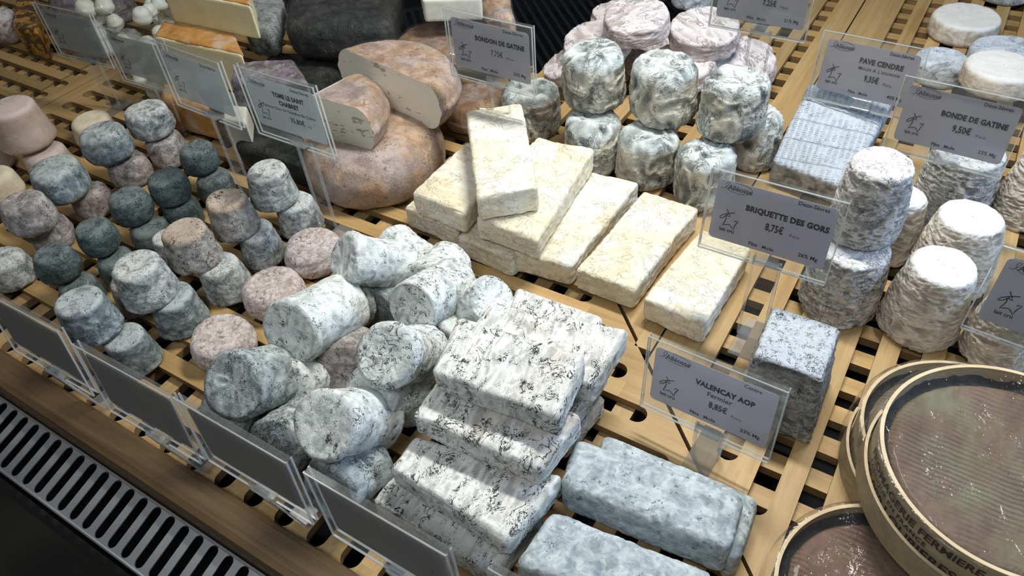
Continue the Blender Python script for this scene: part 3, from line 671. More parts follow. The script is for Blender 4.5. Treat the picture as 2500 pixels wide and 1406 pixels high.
brick([(1405, 1065), (1822, 1205), (1785, 1345), (1362, 1180)], .052, 'large blue-grey speckled brick, uppermost of the bottom centre group', **{**k2, 't': .040})
brick([(1345, 1240), (1745, 1395), (1700, 1545), (1250, 1375)], .040, 'blue-grey speckled brick nearest the viewer, cut by the bottom edge', **{**k2, 't': .038})

# ================================================================== CREAM BRIQUETTES
GQ = 'cream goat briquettes in the centre row'
kq = dict(e=.0042, lump=.0016, ls=20, wr=.0005, ws=110, nx=56, ny=110, nz=24)
def briq(px, z, lab, t=.030, **kw):
    # stripes of the draining mat cross the long side
    def matlines(V, N, cr, flat, seed):
        y = V[:, 1] + .0012 * vnoise(V * np.array([30, 30, 30]) + seed); g = np.clip(1 - np.abs(((y / .0155) % 1) - .5) * 26, 0, 1) * (vnoise(V * 40 + seed) * .5 + .6)
        g2 = np.clip(1 - np.abs(((y / .0031) % 1) - .5) * 5, 0, 1) * .3 * np.clip(vnoise(V * 25 + seed * 2) + .2, 0, 1)
        side = 1 - flat; rough = vnoise(V * np.array([120, 120, 260]) + seed) * .0007 * side
        return V + N * ((-.0011 * g - .0006 * g2) * flat + rough)[:, None], np.clip(cr * .6 + g * flat * .8 + .25 * side * np.clip(vnoise(V * 90), 0, 1), 0, 1)
    return pblock('goat_briquette', px, z, t, 'cream_rind', lab, 'cheese', GQ, **{**kq, **dict(wst=(.45, 1.4, 1.2), fn=matlines), **kw})
briq([(1140, 380), (1245, 405), (1115, 560), (985, 505)], .030, 'cream briquette at the bottom left of the pile, only its near corner showing')
briq([(1290, 420), (1400, 455), (1250, 630), (1113, 575)], .030, 'cream briquette in the bottom layer under the topmost pair')
briq([(1418, 412), (1562, 443), (1393, 648), (1255, 612)], .032, 'third cream briquette from the right in the row')
briq([(1572, 463), (1707, 506), (1548, 706), (1405, 655)], .032, 'second cream briquette from the right in the row')
briq([(1715, 555), (1835, 603), (1722, 790), (1568, 728)], .032, 'rightmost cream briquette, partly behind a price card')
briq([(1140, 345), (1250, 380), (1130, 520), (1003, 468)], .063, 'cream briquette on the second layer at the left, yellowish end')
briq([(1312, 332), (1450, 362), (1310, 585), (1160, 530)], .064, 'cream briquette on the second layer with a torn near corner', lump=.003)
briq([(1137, 268), (1272, 250), (1314, 455), (1163, 480)], .098, 'topmost cream briquette lying across the others, pointing at the viewer', t=.032)

# ================================================================== TALL WRINKLED CYLINDERS
GU = 'tall wrinkled grey goat cylinders in two layers'
ku = dict(e=.011, bulge=.0, lump=.0042, ls=22, wr=.0020, ws=75, wst=(1, 1, .8), wob=.05, taper=.92, h0=.066, hw=3000, r0=.0375, rw=3000, nseg=130, n=50)
for box, zb, lab in [
    ((1372, 1522, 272, 425), 0, 'wrinkled grey cylinder in the lower layer, left of the lower trio'),
    ((1504, 1657, 292, 468), 0, 'wrinkled grey cylinder in the lower layer, middle of the lower trio'),
    ((1646, 1800, 330, 520), 0, 'wrinkled beige-grey cylinder in the lower layer behind the briquette card'),
    ((1780, 1908, 240, 428), 0, 'wrinkled cylinder in the lower layer at the right, beside the waffled square'),
    ((1222, 1370, 190, 345), 0, 'dark green-grey wrinkled cylinder behind the topmost cream briquette'),
    ((1366, 1534, 92, 281), .066, 'wrinkled cylinder of the top layer with a dark green mould patch'),
    ((1532, 1704, 113, 321), .066, 'wrinkled yellow-grey cylinder in the middle of the top layer'),
    ((1704, 1882, 147, 360), .066, 'wrinkled cylinder of the top layer at the right, nearest the lattice')]:
    drum(box, zb, 'wrinkled_grey_rind', lab, GU, name='wrinkled_goat_cylinder', **ku)

# ================================================================== THIN PINK-WHITE ROUNDS
GR = 'thin pink-white rounds stacked at the back'
kr = dict(e=.004, lump=.0026, ls=24, wr=.0018, ws=95, wst=(1, .5, 1), wob=.03, taper=.97, h0=.026, hw=60, nseg=80)
def rnd(px, wpx, z, h, lab, tilt=(0, 0), mat='pink_white_rind', group=GR, name='thin_goat_round', **kw):
    """round measured by the centre of its top face"""
    P = at(px[0], px[1], z + h); dep = float(((P - CP) @ RM)[2]); r = wpx / 2 * dep / FPX * .97; seed = len(BUILT)
    BUILT.append((lab[:40], round(r * 1000), round(h * 1000), z))
    k = {**kr, **kw}; [k.pop(q, None) for q in ('taper', 'h0', 'hw')]
    A = Vector((tilt[0], tilt[1], 1)).normalized(); B = Vector(P) - A * h
    return tag(round_cheese(name, B, A, r, r * .97, h, mat, seed, **k), lab, 'cheese', group)
rnd((1372, 150), 115, .018, .022, 'thin round leaning down at the left end, its edge in shadow', (-.35, -.25))
rnd((1590, 112), 190, .0, .024, 'thin orange-edged round at the bottom, in the gap between the upper rounds')
rnd((1660, 150), 170, .026, .024, 'thin pinkish round just behind the middle wrinkled cylinder', (-.1, -.2))
rnd((1815, 140), 165, .02, .026, 'thin cracked round behind the right wrinkled cylinder, nearest the acrylic legs', (.12, -.22))
rnd((1452, 92), 172, .050, .024, 'thin pinkish round behind the cylinder with the green patch', (-.12, -.2))
rnd((1500, 25), 120, .058, .022, 'thin pinkish round peeking out behind the topmost one')
rnd((1553, 35), 168, .080, .026, 'topmost thin round, pale lilac with fine lines', (.0, -.12))
rnd((1722, 62), 172, .060, .026, 'thin white round with a brown edge, right of the topmost one', (.05, -.15))
drum((1640, 1740, -60, 32), 0, 'blue_white_rind', 'dark blue-grey cheese at the top edge behind the thin rounds', None, h0=.05, hw=30, lump=.003, wr=.0008)
drum((1560, 1650, -70, 10), 0, 'dark_tomme_rind', 'dark cheese at the top edge beside the slotted grille', None, h0=.05, hw=30, lump=.003)
pblock('ash_pyramid', [(1860, -70), (1965, -55), (1960, -20), (1845, -35)], .055, .055, 'blue_white_rind', 'blue-white ash pyramid behind the card priced 7,25', 'cheese', None, taper=.35, e=.004, lump=.002, wr=.0008)

# ================================================================== WAFFLED SQUARE AND PYRAMID
def waffle(V, N, cr, flat, seed):
    x, y = V[:, 0], V[:, 1]
    gx = np.abs(((x / .0066) % 1) - .5) * 2; gy = np.abs(((y / .0030) % 1) - .5) * 2
    g2 = np.clip(1 - np.abs((((y + .01) / .030) % 1) - .5) * 24, 0, 1)
    n = vnoise(V * 90) * .5 + .5
    d = (np.clip(gy - .35, 0, 1) * .0009 * (gx > .32) * (.5 + n) + np.clip(gx - .75, 0, 1) * .003 - .0012 * g2) * flat
    c2 = np.clip((gy < .38) * (gx > .32) * .75 * (n > .38) + g2, 0, 1) * flat
    return V + np.array([0, 0, 1.]) * d[:, None], np.maximum(cr * (1 - flat * .8), c2)
pblock('waffled_square_cheese', [(1975, 200), (2195, 225), (2065, 460), (1883, 392)], [.075, .070, .036, .036], .036, 'waffled_ash_rind', 'square ash-coated cheese with a waffled mat imprint, right of the wrinkled cylinders', 'cheese', None, e=.006, nx=170, ny=190, nz=14, lump=.0018, wr=.0004, fn=waffle)
A_, B_, C_, D_ = at(1890, 745, .076), at(2050, 800, .076), at(2008, 925, .076), at(1843, 865, .076)
block('ash_pyramid', [A_, B_, C_, D_], .076, 'valencay_rind', 'grey wrinkled truncated pyramid with a pale top, behind the lowest price card', 'cheese', None, taper=.27, e=.0030, nx=110, ny=84, nz=84, lump=.0010, wr=.0012, ws=125, wst=(.6, .6, 1.5), fine=.0006, topsmooth=1)

# ================================================================== DRUMS AT THE RIGHT
GD = 'tall goat drums at the right'
kd = dict(e=.0035, bulge=.0015, lump=.0018, ls=20, wr=.0014, ws=175, wst=(.7, .7, 1.5), wob=.02, taper=.75, h0=.080, hw=2500, r0=.0400, rw=2500, nseg=190, n=72, topsmooth=True)
for box, zb, mat, lab, ex in [
    ((2140, 2386, 602, 859), 0, 'drum_rind', 'beige wrinkled drum with a bright white top, in front of its neighbours', {}),
    ((2212, 2451, 481, 745), 0, 'drum_rind', 'beige wrinkled drum with a smooth blue-white top, behind the front one', {}),
    ((1945, 2182, 560, 792), 0, 'ash_drum_rind', 'lilac-grey wrinkled drum supporting another drum, beside the briquette card', dict(taper=.86)),
    ((2110, 2252, 455, 650), 0, 'drum_rind', 'drum mostly hidden in the shade behind the stacked pair', {}),
    ((2215, 2470, 345, 535), 0, 'ash_drum_rind', 'large blue-shaded drum behind the nine-fifty price card', dict(taper=.9)),
    ((2425, 2620, 350, 575), 0, 'drum_rind', 'drum cut by the right edge, above the half-hidden card', {}),
    ((2343, 2570, 700, 905), 0, 'drum_rind', 'drum seen through the card at the right edge, above the wooden boxes', {})]:
    drum(box, zb, mat, lab, GD, name='goat_drum', **{**kd, **ex})
o, q = drum((2027, 2233, 361, 606), .078, 'ash_drum_rind', 'topmost drum of the stacked pair with a white top and sooty side', GD, name='goat_drum', **{**kd, 'taper': .86, 'lump': .003})

GW_ = 'flat bloomy rounds at the top right'
kw_ = dict(e=.006, lump=.002, ls=24, wr=.0007, ws=90, wob=.03, taper=.97, h0=.030, hw=4000, r0=.045, rw=2500, nseg=84, topsmooth=True)
drum((2236, 2352, 110, 222), 0, 'blue_white_rind', 'blue-white cheese with a dark hollow, beside the nine-thirty-five card', GW_, name='bloomy_round', **kw_)
drum((2258, 2452, 10, 116), 0, 'white_disc_rind', 'white-topped round with a brown side, furthest back on the open lattice', GW_, name='bloomy_round', **kw_)
drum((2345, 2560, 84, 210), 0, 'blue_white_rind', 'blue-white round with a dark blotch, under the cracked white one', GW_, name='bloomy_round', **kw_)
drum((2336, 2545, 125, 245), .028, 'white_disc_rind', 'cracked white round resting on the blue one at the right edge', GW_, name='bloomy_round', **kw_)
drum((2398, 2520, -80, 23), 0, 'grey_mottled_rind', 'grey round cut by the top right corner', GW_, name='bloomy_round', **kw_)

# ================================================================== TOME WHEELS
def film(parent, V, F, seed, name='wrapping_film', off=.0012, mat='tight_film', **k):
    N = vnormals(V, F); kk = dict(lump=.0014, ls=45, wr=.0010, ws=55, fine=.0002); kk.update(k)
    V2, _ = displace(V + N * off, N, seed, **kk); o = link(name, pydata(name, V2, F), mat, parent, smooth=True); return o
wx, wy, wr_, wh = -.5835, .5560, .0875, .066
print('WHEEL', wx, wy, wr_)
wprof = [(max(.0004, (wr_ - .018) * t), 0.) for t in np.linspace(0, 1, 9)] + [(wr_ - .0165 + .0165 * math.sin(t), .022 - .022 * math.cos(t)) for t in np.linspace(.15, math.pi / 2, 9)] \
    + [(wr_ - .038 + .038 * math.cos(t), .030 + (wh - .030) * math.sin(t)) for t in np.linspace(0, math.pi / 2, 14)] + [(max(.0004, (wr_ - .038) * t), wh) for t in np.linspace(1, 0, 12)[1:]]
V, F = lathe(wprof, 120); N = vnormals(V, F); V2, cr = displace(V, N, 3, lump=.003, ls=14, wr=.0005, ws=60)
me = pydata('tome_wheel', V2, F); setattrs(me, cr, 0 * cr); o = link('tome_wheel', me, 'tome_rind', loc=(wx, wy, 0), smooth=True)
tag(o, 'whole pinkish-tan tome wheel in film, under two cut pieces', 'cheese', 'tome pieces by the cream briquettes'); film(o, *lathe(wprof[11:], 120), 9)
def sector(name, loc, rz, R, h, a0, a1, cm, rm, lab, seed, tilt=(0, 0), group='tome pieces by the cream briquettes', e=.022, profile=None, ns=70, wrap=True, ax=0.):
    """cut piece of a wheel: rind on the outside, pale paste on the cut faces"""
    prof = profile or drum_profile(R, R, h, min(e, h * .45), .003)
    V, F = lathe(prof, ns, a0, a1)
    V2, cr = displace(V, vnormals(V, F), seed, lump=.002, ls=16, wr=.0004, ws=60)
    t = empty(name, loc, label=lab, cat='cheese', group=group)
    t.rotation_euler = (tilt[0], tilt[1], rz)
    me = pydata('rind', V2, F); setattrs(me, cr, 0 * cr); link('rind', me, rm, t, smooth=True)
    P = [p for p in prof]; na = ns + 1; faces = [(a0, 0), (a1, ns)]
    for a, k in faces:
        edge = [V2[i * na + k] for i in range(len(P))]
        ctr = np.array([0, 0, h / 2]); nr = 10; VV = []; FF = []
        axis0 = np.array([[0, 0, e_[2]] for e_ in edge])
        for j in range(nr + 1):
            s = j / nr
            for i, e_ in enumerate(edge): VV.append(axis0[i] * (1 - s) + e_ * s)
        m_ = len(edge)
        for j in range(nr):
            for i in range(m_ - 1): FF.append((j * m_ + i, j * m_ + i + 1, (j + 1) * m_ + i + 1, (j + 1) * m_ + i))
        me = pydata('cut_face', VV, FF); setattrs(me, np.zeros(len(VV)), np.zeros(len(VV))); link('cut_face', me, cm, t, smooth=True)
    return t, V2, F
pc = at(950, 245, wh + .012)
t, V, F = sector('half_tome_wheel', (pc[0] - .004, pc[1] + .002, wh - .003), math.radians(-8), .088, .058, 0, math.pi, 'ivory_paste', 'tome_rind', 'half tome wheel with an ivory cut face, at the top of the tome pile', 5, tilt=(math.radians(-4), math.radians(3)))
film(t, V, F, 12)
pq = at(838, 345, wh + .0)
t, V, F = sector('quarter_tome_wheel', (pq[0] - .030, pq[1] - .004, wh - .004), math.radians(2), .082, .058, 0, math.pi * .44, 'ivory_paste', 'tome_rind', 'smaller tome wedge in front of the half wheel, cut face to the viewer', 6, tilt=(math.radians(-2), 0))
film(t, V, F, 13)

# ================================================================== BACK ROW, TOP LEFT AND TOP CENTRE
GT = 'large cheeses in the dark back row'
kt = dict(nx=60, ny=40, nz=26, lump=.004, ls=16, wr=.0007, ws=60)
def wrapb(o, seed=4):
    """cling film over a block"""
    me = o.data; V = np.array([v.co for v in me.vertices]); F = [tuple(p.vertices) for p in me.polygons]; film(o, V, F, seed, off=.002, lump=.002)
o = pblock('dark_tomme', [(700, -30), (975, -45), (955, 60), (690, 60)], .120, .055, 'dark_tomme_rind', 'black-green wrapped tomme, top left of centre', 'cheese', GT, e=.02, **kt); wrapb(o)
o = pblock('dark_tomme', [(640, 120), (850, 125), (790, 225), (625, 222)], .058, .057, 'dark_tomme_rind', 'dark tomme under the black-green one, behind the tome wheel', 'cheese', GT, e=.02, **kt)
o = pblock('dark_tomme', [(590, -20), (690, -20), (670, 75), (590, 70)], .100, .045, 'blue_grey_rind', 'small bluish wrapped cheese between the yellow wedge and the black-green tomme', 'cheese', GT, e=.015, **kt); wrapb(o, 8)
o = pblock('dark_tomme', [(590, 292), (735, 320), (768, 415), (572, 352)], .040, .039, 'dark_tomme_rind', 'dark mottled tomme behind the legs of the tome card', 'cheese', GT, e=.012, **kt)
t = pblock('mottled_tomme_piece', [(572, 150), (715, 140), (750, 200), (560, 196)], .105, .045, 'mottled_tomme_rind', 'grey-violet mottled tomme piece behind the tome card', 'cheese', GT, e=.006, **kt)
def wedge(px, z, th, top_mat, side_mat, lab, e=.006):
    root = empty('cheese_wedge', tuple(at(*np.mean(px, axis=0), z - th)[:2]) + (z - th,), label=lab, cat='cheese', group=GT)
    P = [at(p[0], p[1], z) for p in px]; c = np.array([root.location[0], root.location[1], 0])
    bpy.context.view_layer.update()
    a = block('paste', P, th, side_mat, None, e=e * .6, nx=40, ny=30, nz=20, lump=.001, wr=0., parent=root)
    mid = np.mean(P, axis=0); Q = [mid + (p - mid) * 1.0 + np.array([0, .0015, .002]) for p in P]
    b = block('rind', Q, .0065, top_mat, None, e=.003, nx=40, ny=30, nz=6, lump=.0015, wr=.0004, parent=root)
    for o_ in (a, b):
        mw = o_.matrix_world.copy(); o_.parent = root; o_.matrix_parent_inverse = Matrix.Translation(-Vector(root.location)); o_.matrix_basis = mw
    return root
wedge([(400, 55), (570, 85), (592, 135), (375, 90)], .118, .060, 'orange_rind', 'yellow_paste', 'yellow cheese wedge with a glossy orange rind, upper left')
wedge([(400, -75), (600, -55), (612, 15), (395, -25)], .165, .046, 'orange_rind', 'yellow_paste', 'large pale yellow wedge lying above the orange-rinded one, cut by the top edge')
o = pblock('brown_rind_cheese', [(395, 175), (470, 195), (520, 270), (385, 235)], .055, .054, 'orange_rind', 'orange-brown ridged cheese at the foot of the wedges, behind the second card', 'cheese', GT, e=.012, **kt)
o = pblock('white_curd_block', [(540, 215), (605, 235), (600, 300), (545, 290)], .070, .065, 'white_paste', 'pale cut cheese glimpsed between two back cards', 'cheese', GT, e=.004, nx=20, ny=20, nz=14, lump=.001)
# brown wheels left of the first price card
def wheel(box, zb, mat, lab, h0, name='brown_tome', fl=True, **k):
    kk = dict(e=.02, lump=.004, ls=14, wr=.0006, ws=60, taper=.96, h0=h0, hw=60, nseg=96, n=26, wob=.02); kk.update(k)
    o, (x, y, r, h) = drum(box, zb, mat, lab, GT, name=name, **kk)
    if fl:
        me = o.data; V = np.array([v.co for v in me.vertices]); F = [tuple(p.vertices) for p in me.polygons]; film(o, V, F, 21, off=.002)
    return o
wheel((962, 1180, 40, 195), .065, 'brown_wheel_rind', 'amber-brown wrapped wheel behind the first price card', .055)
wheel((1075, 1250, 185, 345), 0, 'brown_wheel_rind', 'pinkish-brown wrapped round behind the acrylic legs, right of the tome', .062)
o = pblock('cut_white_cheese', [(1015, -70), (1170, -75), (1175, -5), (1030, 0)], .150, .030, 'white_paste', 'white cut cheese lying on the amber-brown wheel, top edge', 'cheese', GT, e=.003, nx=24, ny=20, nz=12, lump=.001)
o = pblock('reddish_wrapped_cheese', [(1168, -45), (1240, -35), (1258, 45), (1172, 30)], .105, .045, 'tome_rind', 'reddish wrapped cheese piece behind the first price card', 'cheese', GT, e=.012, **kt); wrapb(o, 11)
# curds and bag at the top left
rs = random.Random(4)
for k in range(26):
    px, py = rs.uniform(345, 430), rs.uniform(-30, 215)
    if px > 395 and py > 60: px -= 45
    if 60 < py < 215: px = rs.uniform(335, 395)
    P = at(px, py, .03 + .012 * (k % 3)); r = rs.uniform(.011, .016)
    o = round_cheese('fresh_curd_ball', (P[0], P[1], .0 + .022 * (k % 3)), (rs.uniform(-.4, .4), rs.uniform(-.4, .4), 1), r, r * .9, r * 1.7, 'curd_white', k + 60, e=r * .7, nseg=22, n=6, lump=.002, ls=60)
    tag(o, 'white knobbly fresh curd ball in the heap left of the yellow wedges', 'cheese', 'fresh curd balls at the top left')
bag = round_cheese('plastic_bag', tuple(at(285, 120, 0)[:2]) + (0,), (0, 0, 1), .062, .040, .12, 'cling_film', 91, e=.02, nseg=70, n=30, lump=.014, ls=26, wr=.003, ws=40)
tag(bag, 'clear plastic bag of white curd behind the second back card', 'bag')
for k in range(14):
    c = at(285, 120, 0); a = rs.uniform(0, 6.28); q = rs.uniform(0, .036); r = rs.uniform(.012, .017)
    o = round_cheese('fresh_curd_ball', (c[0] + q * math.cos(a), c[1] + q * math.sin(a), .004 + .022 * (k % 4)), (rs.uniform(-.3, .3), rs.uniform(-.3, .3), 1), r, r * .9, r * 1.6, 'curd_white', k + 160, e=r * .7, nseg=20, n=6, lump=.002, ls=60)
    tag(o, 'white curd ball inside the clear plastic bag', 'cheese', 'curd balls inside the plastic bag')
P = at(50, 40, .03)
o = pblock('amber_honeycomb_block', [(45, -40), (80, -25), (92, 80), (30, 62)], .05, .05, 'amber_honeycomb', 'amber and dark honeycomb-like block in the top left corner', 'sweet', None, e=.006, nx=40, ny=30, nz=20, lump=.003, ls=60, wr=.001)
for (px, w_, lab) in (((-5, 25), 60, 'lilac-white wrapped cheese cut by the top left corner'), ((170, -30), 120, 'shaded brown cheese behind the leftmost back card'), ((255, -25), 110, 'grey wrapped cheese behind the plastic bag, top edge')):
    rnd(px, w_, .0, .055, lab, mat='mottled_tomme_rind' if px[0] > 100 else 'pink_white_rind', group=GT, name='back_row_cheese', e=.015)

# ================================================================== ROUND WOODEN BOXES
FONT = {}
def text_mesh(s, size, bold=0., spacing=1., shear=0.):
    c = bpy.data.curves.new('t', 'FONT'); c.body = s; c.size = size; c.offset = bold; c.space_character = spacing; c.shear = shear
    c.resolution_u = 2; c.fill_mode = 'FRONT'
    o = bpy.data.objects.new('t', c); col.objects.link(o); dg = bpy.context.evaluated_depsgraph_get()
    me = bpy.data.meshes.new_from_object(o.evaluated_get(dg)); V = np.array([v.co[:] for v in me.vertices]); F = [tuple(p.vertices) for p in me.polygons]
    bpy.data.objects.remove(o); bpy.data.curves.remove(c); bpy.data.meshes.remove(me)
    return V.reshape(-1, 3), F
def shell(R, z0, z1, th, a0=0, a1=2 * np.pi, ns=120, ramp_=0.):
    prof = [(R, z0), (R + th, z0), (R + th, z1), (R, z1), (R, z0)]
    full = abs(a1 - a0 - 2 * np.pi) < 1e-6; A = np.linspace(a0, a1, ns + 1)[:(-1 if full else None)]; V = []; F = []; na = len(A)
    for (r, z) in prof[:4]:
        rr = r + ramp_ * (A - a0) / (a1 - a0); V.append(np.stack([rr * np.cos(A), rr * np.sin(A), np.full(na, z)], 1))
    V = np.vstack(V)
    for i in range(4):
        for k in range(na if full else na - 1):
            k2 = (k + 1) % na; F.append((i * na + k, i * na + k2, ((i + 1) % 4) * na + k2, ((i + 1) % 4) * na + k))
    if not full: F.append((0, na, 2 * na, 3 * na)); F.append((na - 1, 4 * na - 1, 3 * na - 1, 2 * na - 1))
    return V, F
def wood_box(loc, R, h, lab, seed, texts=(), overlap=(3.6, 5.2), tilt=(0, 0), cheese_drop=.010):
    t = empty('round_wooden_box', loc, label=lab, cat='box', group='round wooden cheese boxes in film'); t.rotation_euler = (tilt[0], tilt[1], 0)
    V, F = shell(R - .0022, 0, h, .0022); V = V + (vnoise(V * 12 + seed) * .0012)[:, None] * np.array([1, 1, 0]); link('band', pydata('band', V, F), 'veneer', t)
    V, F = shell(R - .0024, h, h + .0006, .0026); V = V + (vnoise(V * 12 + seed) * .0012)[:, None] * np.array([1, 1, 0]); link('rim', pydata('rim', V, F), 'veneer_edge', t)
    V, F = shell(R + .0010, -.001, h * .50, .0020, *overlap, ns=60, ramp_=.0045); o = link('outer_band', pydata('outer_band', V, F), 'veneer', t)
    V, F = shell(R + .0010, h * .50, h * .50 + .0006, .0022, *overlap, ns=60, ramp_=.0045); link('outer_band_edge', pydata('outer_band_edge', V, F), 'veneer_edge', t)
    prof = drum_profile(R - .006, R - .0075, h - cheese_drop, .006, 0, .003, n=6)
    V, F = lathe(prof, 110); N = vnormals(V, F); V2, cr = displace(V, N, seed, lump=.0022, ls=16, wr=.0003, ws=120, wst=(1, .3, 1))
    me = pydata('boxed_cheese', V2, F); setattrs(me, cr, 0 * cr); link('boxed_cheese', me, 'box_cheese_rind', t, smooth=True)
    # dark ring in the gap between cheese and band
    V, F = lathe([(R - .012, h - cheese_drop - .0045), (R - .008, h - cheese_drop - .002), (R - .004, h - cheese_drop - .001), (R - .0024, h - cheese_drop + .002)], 110)
    V2, cr = displace(V, vnormals(V, F), seed + 4, lump=.002, ls=60, wr=.0015, ws=120); me = pydata('rind_edge', V2, F); setattrs(me, cr, 0 * cr); link('rind_edge', me, 'dark_tomme_rind', t, smooth=True)
    # stretched film over the top and down the side
    prof = [(.0004 + (R - .002) * s, h - .0035 * (1 - s ** 4)) for s in np.linspace(0, 1, 22)] + [(R + .0012, h + .0012), (R + .0040, h - .002), (R + .0075, h * .6), (R + .0082, h * .3)]
    V, F = lathe(prof, 120); V2, _ = displace(V, vnormals(V, F), seed + 8, lump=.0005, ls=40, wr=.00025, ws=50, fine=.0001); link('wrapping_film', pydata('wrapping_film', V2, F), 'cling_film', t, smooth=True)
    VV = []; FF = []; off = 0
    for (s, size, bold, a_start, z, sp) in texts:
        V, F = text_mesh(s, size, bold, sp)
        a = a_start + V[:, 0] / R; r = R + .0012
        VV.append(np.stack([r * np.cos(a), r * np.sin(a), z + V[:, 1]], 1)); FF += [tuple(i + off for i in f) for f in F]; off += len(V)
    if VV: link('printed_text', pydata('printed_text', np.vstack(VV), FF), 'brown_ink', t)
    return t
D2 = math.radians
wood_box((.1010, .4320, 0), .078, .052, 'round wooden box of cheese under the large one, film bunched at its left', 31, texts=[('L', .016, .0004, D2(196), .022, 1)], overlap=(D2(170), D2(250)))
wood_box((.1185, .3860, .0535), .0835, .046, 'large round wooden box with printed band, at the bottom right', 32, overlap=(D2(165), D2(262)),
    texts=[('FROMAGERIE FERMIERE CABRI', .0098, .0003, D2(197), .0335, 1.0), ('FABRIQUE EN FRANCE', .0058, .0002, D2(199), .0265, 1.15), ('09 000 LOUBIERES  TEL.', .0115, .0003, D2(197), .0155, 1.0)])
wood_box((.0775, .2790, 0), .0725, .048, 'round wooden box of brown cheese in the bottom right corner, cut by the bottom edge', 33, overlap=(D2(20), D2(80)))

# ================================================================== PRICE CARDS
PW, PH = .110, .078
def rrect(x0, x1, y0, y1, r, n=5):
    out = []
    for cx_, cy_, a in ((x1 - r, y0 + r, -90), (x1 - r, y1 - r, 0), (x0 + r, y1 - r, 90), (x0 + r, y0 + r, 180)):
        out += [(cx_ + r * math.cos(D2(a + 90 * k / n)), cy_ + r * math.sin(D2(a + 90 * k / n))) for k in range(n + 1)]
    return out
def sheet(name, pts, ya, yb, mat, parent):
    """plate outline in x,z extruded in y"""
    me = prism(name, pts, 0, 1); 
    for v in me.vertices: x, z, k = v.co; v.co = (x, ya + (yb - ya) * k, z)
    bm = bmesh.new(); bm.from_mesh(me); bmesh.ops.recalc_face_normals(bm, faces=bm.faces[:]); bm.to_mesh(me); bm.free()
    return link(name, me, mat, parent)
def ribbon(pts, wd):
    V = []; F = []; P = [Vector((p[0], p[1])) for p in pts]
    for i, p in enumerate(P):
        t = (P[min(i + 1, len(P) - 1)] - P[max(i - 1, 0)]).normalized(); n = Vector((-t.y, t.x)) * wd / 2; V += [(p.x + n.x, p.y + n.y, 0), (p.x - n.x, p.y - n.y, 0)]
    for i in range(len(P) - 1): F.append((2 * i, 2 * i + 1, 2 * i + 3, 2 * i + 2))
    return np.array(V), F
GOAT = [[(445, 545), (452, 562), (468, 582), (478, 596)], [(515, 562), (482, 574), (448, 590), (415, 612), (398, 634), (404, 644), (428, 632), (446, 612), (458, 590)],
        [(446, 600), (454, 628), (450, 655), (434, 702), (456, 690), (486, 680), (506, 694), (528, 722), (530, 690), (540, 660), (555, 630), (538, 630), (522, 642)], [(452, 600), (470, 608), (486, 606)]]
